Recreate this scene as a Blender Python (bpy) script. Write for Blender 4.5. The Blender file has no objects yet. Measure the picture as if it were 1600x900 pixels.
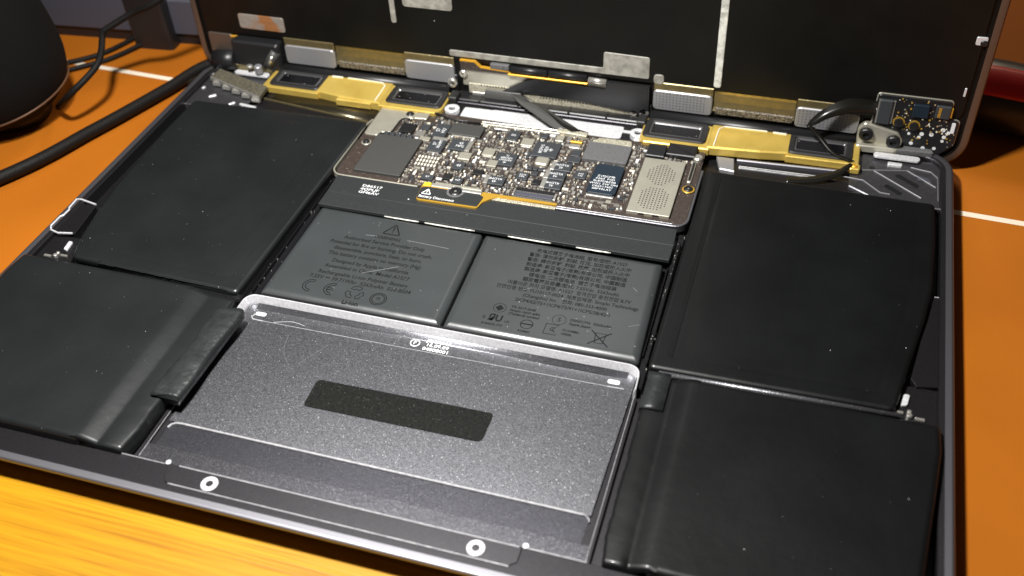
import bpy, bmesh, math, random
from mathutils import Vector, Matrix
random.seed(7)
PI = math.pi
K = 0.001                                   # all sizes below are millimetres; laptop rim plane is z = 0

# ------------------------------------------------------------------ camera, world, lamp, exposure
sc = bpy.context.scene
cam_d = bpy.data.cameras.new('camera'); cam = bpy.data.objects.new('camera', cam_d)
sc.collection.objects.link(cam); sc.camera = cam
cam_d.sensor_width = 36; cam_d.lens = 36 * 1627.95 / 1600
cam.location = (92.395 * K, -317.484 * K, 206.551 * K)
cam.rotation_euler = (0.836819, 0.042995, 0.298932)
cam_d.clip_start = 0.01; cam_d.clip_end = 20
cam_d.dof.use_dof = True; cam_d.dof.focus_distance = 0.318; cam_d.dof.aperture_fstop = 14
w = bpy.data.worlds.new('World'); sc.world = w; w.use_nodes = True
w.node_tree.nodes['Background'].inputs[0].default_value = (1.0, 0.78, 0.6, 1)
w.node_tree.nodes['Background'].inputs[1].default_value = 0.03
def lamp(name, loc, aim, power, size, col, spread=180):
    l = bpy.data.lights.new(name, 'AREA'); l.shape = 'DISK'; l.size = size * K
    l.energy = power; l.color = col; l.spread = math.radians(spread)
    o = bpy.data.objects.new(name, l); sc.collection.objects.link(o)
    o.location = [v * K for v in loc]
    o.rotation_euler = (Vector(aim) - Vector(loc)).to_track_quat('-Z', 'Y').to_euler()
    return o
lamp('desk_lamp_light', (-32, -168, 285), (-20, -110, 0), 1.7, 32, (1.0, 0.98, 0.955), 150)
lamp('ceiling_light', (70, 820, 700), (60, 0, 0), 3.8, 200, (1.0, 0.80, 0.58))
sc.view_settings.view_transform = 'Standard'; sc.view_settings.look = 'None'
sc.view_settings.exposure = 0.0; sc.view_settings.gamma = 1.0

# ------------------------------------------------------------------ materials
def nt(m): return m.node_tree.nodes, m.node_tree.links
def mat(name, col, rough=0.5, metal=0.0, spec=0.5, noise=None, speck=None, bump=None, coat=0.0, rvar=0.0):
    """noise=(scale per mm, other colour, contrast) ; speck=(scale, threshold, colour) ; bump=[(scale, strength mm)]"""
    m = bpy.data.materials.new(name); m.use_nodes = True
    N, L = nt(m); b = N['Principled BSDF']
    b.inputs['Base Color'].default_value = (*col, 1); b.inputs['Roughness'].default_value = rough
    b.inputs['Metallic'].default_value = metal; b.inputs['Specular IOR Level'].default_value = spec
    b.inputs['Coat Weight'].default_value = coat; b.inputs['Coat Roughness'].default_value = 0.15
    tc = N.new('ShaderNodeTexCoord'); mp = N.new('ShaderNodeMapping'); mp.inputs['Scale'].default_value = (1000, 1000, 1000)
    L.new(tc.outputs['Object'], mp.inputs['Vector']); vec = mp.outputs['Vector']
    out = None
    if noise:
        n = N.new('ShaderNodeTexNoise'); n.inputs['Scale'].default_value = noise[0]; n.inputs['Detail'].default_value = 5
        L.new(vec, n.inputs['Vector'])
        r = N.new('ShaderNodeMapRange'); k = noise[2] if len(noise) > 2 else 0.2
        r.inputs[1].default_value = 0.5 - k; r.inputs[2].default_value = 0.5 + k; L.new(n.outputs[0], r.inputs[0])
        mx = N.new('ShaderNodeMix'); mx.data_type = 'RGBA'
        mx.inputs[6].default_value = (*col, 1); mx.inputs[7].default_value = (*noise[1], 1)
        L.new(r.outputs[0], mx.inputs[0]); out = mx.outputs[2]
        if rvar:
            rr = N.new('ShaderNodeMapRange'); rr.inputs[3].default_value = rough - rvar; rr.inputs[4].default_value = rough + rvar
            L.new(r.outputs[0], rr.inputs[0]); L.new(rr.outputs[0], b.inputs['Roughness'])
    if speck:
        for sp in (speck if isinstance(speck, list) else [speck]):
            v = N.new('ShaderNodeTexVoronoi'); v.inputs['Scale'].default_value = sp[0]; L.new(vec, v.inputs['Vector'])
            c = N.new('ShaderNodeMath'); c.operation = 'LESS_THAN'; c.inputs[1].default_value = sp[1]
            L.new(v.outputs['Distance'], c.inputs[0])
            # only a share of the cells carries a speck
            s = N.new('ShaderNodeSeparateColor'); L.new(v.outputs['Color'], s.inputs[0])
            g = N.new('ShaderNodeMath'); g.operation = 'LESS_THAN'; g.inputs[1].default_value = sp[3] if len(sp) > 3 else 0.3
            L.new(s.outputs[0], g.inputs[0])
            mu = N.new('ShaderNodeMath'); mu.operation = 'MULTIPLY'; L.new(c.outputs[0], mu.inputs[0]); L.new(g.outputs[0], mu.inputs[1])
            mx = N.new('ShaderNodeMix'); mx.data_type = 'RGBA'; mx.inputs[7].default_value = (*sp[2], 1)
            if out: L.new(out, mx.inputs[6])
            else: mx.inputs[6].default_value = (*col, 1)
            L.new(mu.outputs[0], mx.inputs[0]); out = mx.outputs[2]
    if out: L.new(out, b.inputs['Base Color'])
    if bump:
        prev = None
        for s, h in bump:
            n = N.new('ShaderNodeTexNoise'); n.inputs['Scale'].default_value = s; n.inputs['Detail'].default_value = 3
            L.new(vec, n.inputs['Vector'])
            bp = N.new('ShaderNodeBump'); bp.inputs['Distance'].default_value = h * K; bp.inputs['Strength'].default_value = 1
            L.new(n.outputs[0], bp.inputs['Height'])
            if prev: L.new(prev, bp.inputs['Normal'])
            prev = bp.outputs[0]
        L.new(prev, b.inputs['Normal'])
    return m
M = {}
M['case'] = mat('space_grey_aluminium', (0.055, 0.053, 0.058), 0.36, 0.9, noise=(1.5, (0.075, 0.072, 0.077), .3), bump=[(9, .02)], speck=(1.3, .07, (.4, .4, .4), .12))
M['rim'] = mat('space_grey_rim', (0.30, 0.295, 0.32), 0.44, 0.95, bump=[(12, .012)])
M['lidalu'] = mat('lid_aluminium', (0.17, 0.14, 0.115), 0.4, 0.7, bump=[(12, .012)])
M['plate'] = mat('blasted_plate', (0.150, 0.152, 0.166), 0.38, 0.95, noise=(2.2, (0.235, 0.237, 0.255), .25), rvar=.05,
                 speck=[(2.6, .24, (.36, .36, .39), .25), (1.2, .14, (.98, .98, 1), .4), (4.8, .36, (.36, .36, .39), .3)], bump=[(3.5, .05), (9, .02)])  # pale specks put the blasted metal's sparkle into the colour
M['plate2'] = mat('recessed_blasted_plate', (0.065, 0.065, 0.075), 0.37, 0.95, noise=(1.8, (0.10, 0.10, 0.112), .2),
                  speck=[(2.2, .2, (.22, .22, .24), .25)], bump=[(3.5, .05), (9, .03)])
M['bare'] = mat('bare_machined_aluminium', (0.86, 0.86, 0.88), 0.42, 0.35, noise=(1.1, (0.66, 0.66, 0.68), .2), bump=[(5, .02)])
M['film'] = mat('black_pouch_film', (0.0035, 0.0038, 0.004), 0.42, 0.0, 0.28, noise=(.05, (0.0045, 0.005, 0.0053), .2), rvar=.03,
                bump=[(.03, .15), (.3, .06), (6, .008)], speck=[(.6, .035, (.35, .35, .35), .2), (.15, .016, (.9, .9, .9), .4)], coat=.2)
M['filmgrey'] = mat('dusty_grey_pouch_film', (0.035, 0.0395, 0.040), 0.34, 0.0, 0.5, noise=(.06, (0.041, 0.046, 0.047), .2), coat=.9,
                    bump=[(.05, .3), (6, .012)], speck=[(.5, .045, (.9, .9, .9), .45), (1.3, .05, (.35, .36, .36), .2)])  # greyer print film, lightened further for the lamp's brighter centre
M['filmleft'] = mat('lit_black_pouch_film', (0.0085, 0.0095, 0.010), 0.42, 0.0, 0.34, noise=(.05, (0.011, 0.0125, 0.0132), .2), rvar=.03,
                bump=[(.03, .15), (.3, .06), (6, .008)], speck=[(.42, .038, (.7, .7, .7), .18), (.7, .05, (.3, .3, .3), .15)], coat=.5)  # dusty black film, lightened in colour for the better lit left side
M['wrap'] = mat('creased_black_tape', (0.013, 0.015, 0.0155), 0.42, 0.0, 0.45, bump=[(.15, .6), (.9, .12)], noise=(.3, (.02, .023, .023), .15))
M['strip'] = mat('matt_black_cover', (0.018, 0.0195, 0.0205), 0.45, 0.0, 0.35, noise=(2.5, (.030, .033, .034), .2), speck=(.5, .04, (.8, .8, .8), .15), bump=[(8, .015)])
M['gloss'] = mat('glossy_black_adhesive', (0.008, 0.008, 0.009), 0.18, 0, 0.5, bump=[(.8, .25), (3, .1)], speck=[(.9, .1, (.6, .6, .6), .15)])
M['black'] = mat('black_plastic', (0.012, 0.012, 0.013), 0.38, 0, 0.5, bump=[(4, .01)])
M['panel'] = mat('black_lid_lining', (0.003, 0.0028, 0.0025), 0.42, 0, 0.3, noise=(.08, (0.005, 0.0048, 0.0042), .2), bump=[(5, .015)], speck=[(.09, .018, (.5, .5, .5), .3)])
M['print'] = mat('black_print', (0.006, 0.0065, 0.0065), 0.6, 0, .2)
M['white'] = mat('white_print', (0.8, 0.82, 0.82), 0.5)
M['whiteline'] = mat('polished_chamfer', (0.85, 0.85, 0.87), 0.3, 0.6, noise=(.7, (0.55, 0.55, 0.57), .2), bump=[(3, .03)])
M['sticker'] = mat('black_speckled_sticker', (0.003, 0.0035, 0.003), 0.5, 0, 0.15, noise=(1.2, (.010, .011, .009), .15), speck=[(1.5, .13, (.12, .125, .11), .3), (.5, .05, (.5, .5, .45), .3)], bump=[(3, .02)])
M['pcb'] = mat('brown_circuit_board', (0.040, 0.028, 0.022), 0.35, 0.1, noise=(.8, (0.065, 0.052, 0.045), .25), speck=[(1.4, .16, (.6, .52, .38), .2)])
M['pcbedge'] = mat('board_gold_edge', (0.75, 0.45, 0.06), 0.35, 0.6)
M['pcbblack'] = mat('black_circuit_board', (0.012, 0.012, 0.013), 0.35, 0.0, 0.5)
M['shield'] = mat('graphite_covered_shield', (0.055, 0.055, 0.052), 0.5, 0.3, noise=(6, (.08, .08, .075), .2), bump=[(9, .02)])
M['foam'] = mat('conductive_dark_foam', (0.06, 0.06, 0.062), 0.75, 0, noise=(4, (.16, .16, .16), .12), bump=[(4, .1)])
M['mesh'] = mat('speckled_conductive_fabric', (0.26, 0.23, 0.15), 0.5, 0.4, noise=(3.5, (.75, .72, .58), .1), bump=[(3.5, .1)])
M['chip'] = mat('black_chip_resin', (0.03, 0.034, 0.038), 0.4, 0, 0.5, noise=(8, (.05, .055, .06), .2))
M['bluechip'] = mat('blue_black_chip_resin', (0.012, 0.022, 0.034), 0.3, 0, 0.5)
M['lidmetal'] = mat('dusty_metal_ridge', (0.20, 0.20, 0.215), 0.4, 0.8, speck=(1.5, .2, (.7, .7, .7), .4), bump=[(2, .08)])
M['smear'] = mat('dried_glue_smear', (0.24, 0.24, 0.255), 0.5, 0.6, noise=(1.4, (0.14, 0.14, 0.155), .12))
M['deck'] = mat('milled_corner_metal', (0.15, 0.148, 0.16), 0.42, 0.9, noise=(.8, (0.20, 0.198, 0.21), .2), bump=[(5, .02)])
M['darksteel'] = mat('dark_glossy_frame', (0.16, 0.16, 0.165), 0.22, 0.7)
M['brass'] = mat('dull_copper_ring', (0.10, 0.045, 0.02), 0.5, 0.3)
M['steel'] = mat('nickel_silver_shield', (0.50, 0.48, 0.39), 0.36, 0.6, noise=(.3, (.56, .54, .45), .2), bump=[(6, .01)])
M['silver'] = mat('tinned_metal', (0.72, 0.70, 0.64), 0.3, 0.8)
M['ceramic'] = mat('cream_ceramic', (0.78, 0.73, 0.60), 0.4)
M['tan'] = mat('tan_ceramic', (0.42, 0.30, 0.16), 0.45)
M['greyc'] = mat('grey_component', (0.22, 0.21, 0.19), 0.4, 0.3)
M['gold'] = mat('golden_speaker_case', (0.62, 0.43, 0.085), 0.32, 0.45, noise=(.15, (0.74, 0.54, 0.13), .25), bump=[(.2, .15), (6, .01)])
M['mesh_dark'] = mat('dark_mesh_window', (0.003, 0.003, 0.004), 0.3, 0, .3, bump=[(1.2, .12)], speck=[(.9, .12, (.6, .6, .6), .3)])  # pale specks paint the glints of the mesh
M['rubber'] = mat('black_rubber_gasket', (0.014, 0.014, 0.014), 0.5, bump=[(4, .03)])
M['tape'] = mat('cloudy_grey_adhesive', (0.23, 0.22, 0.19), 0.42, 0.1, noise=(.35, (.38, .37, .32), .15), bump=[(.5, .25), (2, .08)])
M['reflecttape'] = mat('orange_reflection_adhesive', (0.30, 0.13, 0.05), 0.42, 0.1, noise=(.12, (.26, .23, .20), .06), bump=[(.5, .25)])  # grey tape with an orange reflection painted in
M['comb'] = mat('dusty_connector_fabric', (0.05, 0.046, 0.034), 0.5, 0.3, noise=(2.2, (.20, .18, .13), .14), bump=[(2.5, .1)])
M['tapew'] = mat('milky_adhesive_strip', (0.42, 0.42, 0.38), 0.35, 0.1, noise=(.5, (.75, .75, .68), .12), bump=[(.5, .35)])
M['tabm'] = mat('satin_hinge_cover', (0.33, 0.33, 0.345), 0.42, 0.55, noise=(5, (.40, .40, .41), .25))
M['olive'] = mat('olive_metal_lining', (0.20, 0.165, 0.085), 0.35, 0.7, noise=(.4, (.26, .21, .10), .2), bump=[(.4, .1)])
M['olivedark'] = mat('dark_olive_metal', (0.07, 0.062, 0.04), 0.28, 0.8, bump=[(.3, .1)])
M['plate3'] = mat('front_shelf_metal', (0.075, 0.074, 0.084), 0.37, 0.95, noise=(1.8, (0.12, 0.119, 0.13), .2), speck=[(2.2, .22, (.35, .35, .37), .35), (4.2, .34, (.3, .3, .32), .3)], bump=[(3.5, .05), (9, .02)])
M['grit'] = mat('gritty_foam_strip', (0.03, 0.025, 0.018), 0.5, .2, noise=(1.8, (.24, .21, .16), .12), bump=[(2, .2)])
M['ribbon'] = mat('grey_ribbon_film', (0.10, 0.10, 0.095), 0.28, 0.2)
M['ribbonb'] = mat('dark_ribbon_film', (0.011, 0.010, 0.008), 0.25, 0.1)
M['copper'] = mat('amber_film', (0.80, 0.42, 0.04), 0.35, 0.4)
M['yellow'] = mat('yellow_tape', (0.85, 0.75, 0.03), 0.4)
M['tile'] = mat('orange_terracotta_tile', (0.345, 0.100, 0.007), 0.65, 0, 0.1, noise=(.02, (0.42, 0.126, 0.009), .25), bump=[(2, .05)])
M['grout'] = mat('cream_grout', (0.80, 0.72, 0.58), 0.7, bump=[(2, .1)])
M['red'] = mat('red_handle_rubber', (0.55, 0.008, 0.012), 0.4)
M['cable'] = mat('black_cable_sleeve', (0.006, 0.0055, 0.005), 0.6, 0, .2, bump=[(1.3, .18)])
M['blueg'] = mat('slate_grey_plastic', (0.06, 0.062, 0.08), 0.5, bump=[(3, .03)])
M['charcoal'] = mat('charcoal_fabric', (0.0045, 0.0045, 0.0047), 0.8, 0, .15, bump=[(2.5, .12)])
# wood with long grain
def wood():
    m = bpy.data.materials.new('honey_wood'); m.use_nodes = True; N, L = nt(m); b = N['Principled BSDF']
    b.inputs['Roughness'].default_value = 0.45; b.inputs['Specular IOR Level'].default_value = 0.3
    tc = N.new('ShaderNodeTexCoord'); mp = N.new('ShaderNodeMapping')
    mp.inputs['Rotation'].default_value = (0, 0, math.radians(-7)); mp.inputs['Scale'].default_value = (16, 480, 480)
    L.new(tc.outputs['Object'], mp.inputs['Vector'])
    n = N.new('ShaderNodeTexNoise'); n.inputs['Scale'].default_value = 1; n.inputs['Detail'].default_value = 7; n.inputs['Distortion'].default_value = .5
    L.new(mp.outputs[0], n.inputs['Vector'])
    mp2 = N.new('ShaderNodeMapping'); mp2.inputs['Rotation'].default_value = (0, 0, math.radians(-7)); mp2.inputs['Scale'].default_value = (32, 1500, 1500)
    L.new(tc.outputs['Object'], mp2.inputs['Vector'])
    n2 = N.new('ShaderNodeTexNoise'); n2.inputs['Scale'].default_value = 1; n2.inputs['Detail'].default_value = 4
    L.new(mp2.outputs[0], n2.inputs['Vector'])
    cr = N.new('ShaderNodeValToRGB'); e = cr.color_ramp.elements
    e[0].position = .3; e[0].color = (0.37, 0.16, 0.003, 1); e[1].position = .62; e[1].color = (0.50, 0.245, 0.006, 1)
    L.new(n.outputs[0], cr.inputs[0])
    cr2 = N.new('ShaderNodeValToRGB'); e = cr2.color_ramp.elements
    e[0].position = .3; e[0].color = (.72, .64, .45, 1); e[1].position = .5; e[1].color = (1, 1, 1, 1)
    L.new(n2.outputs[0], cr2.inputs[0])
    mx = N.new('ShaderNodeMix'); mx.data_type = 'RGBA'; mx.blend_type = 'MULTIPLY'; mx.inputs[0].default_value = 1
    L.new(cr.outputs[0], mx.inputs[6]); L.new(cr2.outputs[0], mx.inputs[7]); L.new(mx.outputs[2], b.inputs['Base Color'])
    bp = N.new('ShaderNodeBump'); bp.inputs['Distance'].default_value = .0001; L.new(n2.outputs[0], bp.inputs['Height']); L.new(bp.outputs[0], b.inputs['Normal'])
    return m
M['wood'] = wood()
def perforated(name, pitch, radius, base, dark):
    m = mat(name, base, .38, .6, bump=[(6, .01)]); N, L = nt(m); b = N['Principled BSDF']
    return m

# ------------------------------------------------------------------ mesh helpers
class B:
    """collects shapes (mm) in one bmesh; each face takes the current material"""
    def __init__(s): s.bm = bmesh.new(); s.mats = []; s.mi = 0
    def m(s, key):
        if key not in s.mats: s.mats.append(key)
        s.mi = s.mats.index(key); return s
    def face(s, vs, smooth=False):
        try:
            f = s.bm.faces.new(vs); f.material_index = s.mi; f.smooth = smooth; return f
        except ValueError: return None
    def loft(s, rings, cap0=True, cap1=True, smooth=False, closed=True):
        R = [[s.bm.verts.new(p) for p in r] for r in rings]
        n = len(R[0])
        for a, b in zip(R, R[1:]):
            for i in range(n if closed else n - 1):
                j = (i + 1) % n; s.face((a[i], a[j], b[j], b[i]), smooth)
        if cap0: s.face(list(reversed(R[0])))
        if cap1: s.face(R[-1])
        return s
    def prism(s, pts, z0, z1, bev=0.0, r=0.0):
        if r: pts = rounded(pts, r)
        rings = [[(x, y, z0) for x, y in pts]]
        if bev:
            rings += [[(x, y, z1 - bev) for x, y in pts], [(x, y, z1) for x, y in inset(pts, bev)]]
        else: rings.append([(x, y, z1) for x, y in pts])
        return s.loft(rings)
    def box(s, x0, x1, y0, y1, z0, z1, bev=0.0, r=0.0):
        return s.prism([(x0, y0), (x1, y0), (x1, y1), (x0, y1)], z0, z1, bev, r)
    def boxxz(s, x0, x1, z0, z1, y_back, y_front, bev=0.0, r=0.0):
        """box on the upright lid: outline in x,z and grown towards -y"""
        p = [(x0, z0), (x1, z0), (x1, z1), (x0, z1)]
        return s.prismxz(p, y_back, y_front, bev, r)
    def prismxz(s, p, y_back, y_front, bev=0.0, r=0.0):
        if r: p = rounded(p, r)
        rings = [[(x, y_back, z) for x, z in p]]
        if bev: rings += [[(x, y_front + bev, z) for x, z in p], [(x, y_front, z) for x, z in inset(p, bev)]]
        else: rings.append([(x, y_front, z) for x, z in p])
        return s.loft(rings)
    def tube(s, pts, r, n=12, cap=True, smooth=True, taper=None):
        P = [Vector(p) for p in pts]; rings = []
        up = Vector((0, 0, 1))
        for i, p in enumerate(P):
            t = (P[min(i + 1, len(P) - 1)] - P[max(i - 1, 0)]).normalized()
            a = t.cross(up)
            if a.length < .05: a = t.cross(Vector((0, 1, 0)))
            a.normalize(); b = a.cross(t)
            rr = r if taper is None else r * taper[i]
            rings.append([tuple(p + (a * math.cos(q) + b * math.sin(q)) * rr) for q in [2 * math.pi * k / n for k in range(n)]])
        return s.loft(rings, cap, cap, smooth)
    def cyl(s, x, y, z0, z1, r, n=20, bev=0.0):
        p = [(x + r * math.cos(2 * math.pi * k / n), y + r * math.sin(2 * math.pi * k / n)) for k in range(n)]
        return s.prism(p, z0, z1, bev)
    def ring(s, x, y, z0, z1, r0, r1, n=28):
        def c(r, z): return [(x + r * math.cos(2 * math.pi * k / n), y + r * math.sin(2 * math.pi * k / n), z) for k in range(n)]
        return s.loft([c(r1, z0), c(r1, z1 - .1), c(r1 - .15, z1), c(r0 + .1, z1), c(r0, z1 - .1), c(r0, z0)], False, False, False)
    def wall(s, pts, wd, z0, z1, closed=False, bev=0.12):
        """upright strip of width wd along a plan path"""
        n = len(pts); L_, R_ = [], []
        for i in range(n):
            a = Vector(pts[(i - 1) % n] if closed or i > 0 else pts[i]); c = Vector(pts[(i + 1) % n] if closed or i < n - 1 else pts[i])
            t = (c - a).normalized(); nn = Vector((-t.y, t.x)) * wd / 2; p = Vector(pts[i])
            L_.append(p + nn); R_.append(p - nn)
        rings = []
        for i in range(n):
            l, r_ = L_[i], R_[i]; li = l.lerp(r_, bev / wd if wd > 2 * bev else .2); ri = r_.lerp(l, bev / wd if wd > 2 * bev else .2)
            rings.append([(l.x, l.y, z0), (l.x, l.y, z1 - bev), (li.x, li.y, z1), (ri.x, ri.y, z1), (r_.x, r_.y, z1 - bev), (r_.x, r_.y, z0)])
        if closed: rings.append(rings[0])
        return s.loft(rings, not closed, not closed)
    def text(s, body, size, x, y, z, align='CENTER', rot=0.0, sx=1.0, depth=0.0, wgt=0.0, track=1.0, vertical=False, space=1.0):
        c = bpy.data.curves.new('t', 'FONT'); c.body = body; c.size = size; c.align_x = align; c.align_y = 'CENTER'
        c.resolution_u = 2; c.space_character = track; c.space_line = space; c.offset = wgt; c.extrude = depth
        o = bpy.data.objects.new('t', c); me = o.to_mesh()
        mtx = Matrix.Translation((x, y, z)) @ Matrix.Rotation(rot, 4, 'Z') @ Matrix.Diagonal((sx, 1, 1, 1))
        if vertical: mtx = Matrix.Translation((x, y, z)) @ Matrix.Rotation(math.pi / 2, 4, 'X') @ Matrix.Rotation(rot, 4, 'Z')
        vs = [s.bm.verts.new(mtx @ v.co) for v in me.vertices]
        for p in me.polygons: s.face([vs[i] for i in p.vertices])
        o.to_mesh_clear(); bpy.data.objects.remove(o); bpy.data.curves.remove(c)
        return s
    def mesh(s, name):
        s.bm.normal_update(); bmesh.ops.recalc_face_normals(s.bm, faces=s.bm.faces)
        for v in s.bm.verts: v.co *= K
        me = bpy.data.meshes.new(name); s.bm.to_mesh(me); s.bm.free()
        for k in s.mats: me.materials.append(M[k])
        return me
def rounded(pts, r, n=5):
    out = []; m = len(pts)
    for i in range(m):
        p = Vector(pts[i]); a = Vector(pts[i - 1]) - p; b = Vector(pts[(i + 1) % m]) - p
        rr = min(r, a.length * .49, b.length * .49); a0 = p + a.normalized() * rr; b0 = p + b.normalized() * rr
        for k in range(n + 1):
            t = k / n; out.append(tuple((1 - t) ** 2 * a0 + 2 * t * (1 - t) * p + t * t * b0))
    return out
def inset(pts, d):
    m = len(pts); area = sum(pts[i - 1][0] * pts[i][1] - pts[i][0] * pts[i - 1][1] for i in range(m)); sg = 1 if area > 0 else -1
    out = []
    for i in range(m):
        p = Vector(pts[i]); a = (p - Vector(pts[i - 1])); b = (Vector(pts[(i + 1) % m]) - p)
        if a.length < 1e-6: a = b
        if b.length < 1e-6: b = a
        a.normalize(); b.normalize()
        na = Vector((-a.y, a.x)) * sg; nb = Vector((-b.y, b.x)) * sg; q = (na + nb)
        if q.length < 1e-4: q = na
        q.normalize(); c = max(.5, q.dot(na)); out.append(tuple(p + q * d / c))
    return out
def curve(pts, n=8):
    """Catmull-Rom through the points"""
    P = [Vector(p) for p in pts]; P = [P[0] * 2 - P[1]] + P + [P[-1] * 2 - P[-2]]; out = []
    for i in range(1, len(P) - 2):
        for k in range(n):
            t = k / n; a, b, c, d = P[i - 1:i + 3]
            out.append(tuple(.5 * ((2 * b) + (c - a) * t + (2 * a - 5 * b + 4 * c - d) * t * t + (3 * b - a - 3 * c + d) * t ** 3)))
    out.append(tuple(P[-2])); return out
WORLD = {}
def link(o, parent, loc):
    sc.collection.objects.link(o); WORLD[o.name] = Vector(loc)
    if parent: o.parent = parent; o.location = (Vector(loc) - WORLD[parent.name]) * K
    else: o.location = Vector(loc) * K
    return o
def obj(name, b, parent=None, loc=(0, 0, 0), label=None, rot=0.0):
    o = bpy.data.objects.new(name, b.mesh(name) if isinstance(b, B) else b); link(o, parent, loc)
    if rot: o.rotation_euler = (0, 0, rot)
    if label: o['label'] = label
    return o
def empty(name, loc, parent=None):
    o = bpy.data.objects.new(name, None); o.empty_display_size = .01; return link(o, parent, loc)
def tag(o, label, cat, group=None):
    o['label'] = label; o['category'] = cat
    if group: o['group'] = group
    return o
def structure(o): o['kind'] = 'structure'; return o

# ------------------------------------------------------------------ the setting: desk top of orange tiles with a wooden border
TZ = -7.6
dirv = Vector((361, -18.6)).normalized(); nrm = Vector((-dirv.y, dirv.x))
def tp(u, v): p = Vector((-197.9, -4.5)) + dirv * u + nrm * v; return (p.x, p.y)      # u along the joint, v away from the viewer
desk = structure(obj('tabletop', B().m('grout').prism([tp(-700, -700), tp(1200, -700), tp(1200, 900), tp(-700, 900)], TZ - 22, TZ - .12)))
tile_me = {}
JU = [-520, -170, 180, 530, 880]                                     # cross joints, hidden or out of view
for a, (v0, v1) in enumerate([(-163, -1.15), (1.15, 163), (164.5, 330), (331.5, 500)]):
    xs = [(-520, 170.0), (171.5, 860)] if a == 0 else [(-520, 171), (172.5, 860)]
    for u0, u1 in xs:
        obj('tile', B().m('tile').prism([tp(u0, v0), tp(u1, v0), tp(u1, v1), tp(u0, v1)], TZ - 4, TZ, .25), desk)
obj('wooden_border', B().m('wood').prism([tp(-520, -600), tp(860, -600), tp(860, -164.2), tp(-520, -164.2)], TZ - 20, TZ + .05, .4), desk)

# ------------------------------------------------------------------ laptop
lap = tag(empty('laptop', (0, -98, -7)), 'opened dark grey laptop with battery cells, circuit board and speakers laid bare', 'laptop')

def rr(x0, x1, y0, y1, r, n=7):
    out = []
    for cx, cy, a0 in ((x1 - r, y1 - r, 0), (x0 + r, y1 - r, 90), (x0 + r, y0 + r, 180), (x1 - r, y0 + r, 270)):
        for k in range(n + 1):
            a = math.radians(a0 + 90 * k / n); out.append((cx + r * math.cos(a), cy + r * math.sin(a)))
    return out
def ringz(d, z, r=10.5): return [(x, y, z) for x, y in rr(-140.25 + d, 140.25 - d, -196.5 + d, 0 - d, max(r - d, 3))]
FL = -4.2
b = B().m('case')
b.loft([ringz(16, -7.4), ringz(8, -6.6), ringz(3.2, -4.9)], True, False, True)
b.m('rim').loft([ringz(3.2, -4.9), ringz(1.2, -3.0), ringz(.25, -1.3), ringz(0, -.6), ringz(.25, -.12), ringz(.8, 0)], False, False, True)
cav = lambda z, d=0: [(x, y, z) for x, y in rr(-136.6 + d, 136.6 - d, -186.4 + d, -3.2 - d, 6.5)]
b.m('rim').loft([ringz(.8, 0), ringz(2.4, -.05)], False, False)
b.m('case').loft([ringz(2.4, -.05), cav(-.25), cav(-.5, .25), cav(FL, .4)], False, True)
base = obj('base_case', b, lap)

# front rim: screw plate with two bright machined edges
b = B().m('case').prism([(-46.6, -191.9), (43.6, -191.9), (45.2, -190.6), (45.2, -186.6), (-47.8, -186.6), (-47.8, -190.2)], -.4, .18, .12)
fp = obj('front_plate', b, base)
b = B().m('whiteline').wall([(-45.5, -192.1), (43.5, -192.1)], .34, -.1, .22, bev=.1)
obj('machined_edge', b, fp); b = B().m('whiteline').wall([(-45.5, -186.5), (44.5, -186.5)], .34, -.1, .22, bev=.1); obj('machined_edge', b, fp)
for x in (-35.1, 34.9):
    b = B().m('bare').ring(x, -189.6, 0, .45, .95, 2.2); b.m('black').cyl(x, -189.6, .05, .12, 1.1); b.m('brass').cyl(x + .25, -189.9, .12, .16, .5)
    obj('screw_boss', b, base)
b = B().m('whiteline').wall([(-134, -186.6), (-49.6, -186.6)], .25, -.35, -.1, bev=.08)
obj('machined_edge', b, base)
obj('machined_edge', B().m('whiteline').wall([(46.5, -186.3), (60.5, -186.3)], .34, -.35, .1, bev=.08), base)
for x, y in ((45.9, -185.9), (-48.8, -186.2)): obj('bright_mark', B().m('bare').cyl(x, y, -.3, .25, .7), base)

# trackpad well
well = obj('trackpad_plate', B().m('plate').prism([(-58.8, -171.2), (57.8, -171.2), (58.9, -124), (58.9, -122.7), (-59.2, -122.7), (-59.2, -124)], FL - .05, -3.5), lap)
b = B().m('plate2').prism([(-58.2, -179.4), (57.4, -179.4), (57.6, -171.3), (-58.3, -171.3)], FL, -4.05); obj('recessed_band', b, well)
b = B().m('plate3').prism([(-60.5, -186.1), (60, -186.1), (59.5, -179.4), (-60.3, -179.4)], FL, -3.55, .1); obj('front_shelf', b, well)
b = B().m('whiteline').wall([(-57.9, -173.4), (-57.5, -172.2), (-56.6, -171.5), (-55, -171.25), (56.0, -171.25)], .62, -4.0, -3.42, bev=.12)
arc = [(56.0 + 1.8 * math.sin(a), -173.05 + 1.8 * math.cos(a)) for a in [k * math.pi / 12 for k in range(0, 7)]]
b.wall(arc, .3, -4.0, -3.42, bev=.1); obj('machined_edge', b, well)
b = B().m('whiteline').wall([(-55.5, -127.3), (-56.2, -128.7), (-55.4, -129.6), (-52, -129.7)], .42, -3.55, -3.42, bev=.05)
b.wall([(-52, -129.7), (56.5, -129.0)], .16, -3.55, -3.43, bev=.03); b.wall([(52, -129.0), (56.5, -128.9)], .35, -3.55, -3.41, bev=.05)
b.wall([(-48.6, -129.4), (-46, -128.5), (-43.5, -127.8), (-41, -128.0), (-39, -128.5)], .2, -3.55, -3.42, bev=.03)
obj('scribed_line', b, well)
b = B().m('bare').prism(rounded([(-55.6, -127.9), (-52.2, -127.9), (-52.2, -126.4), (-55.6, -126.4)], .7), -3.55, -3.42)
obj('slot_mark', b, well)
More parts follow.
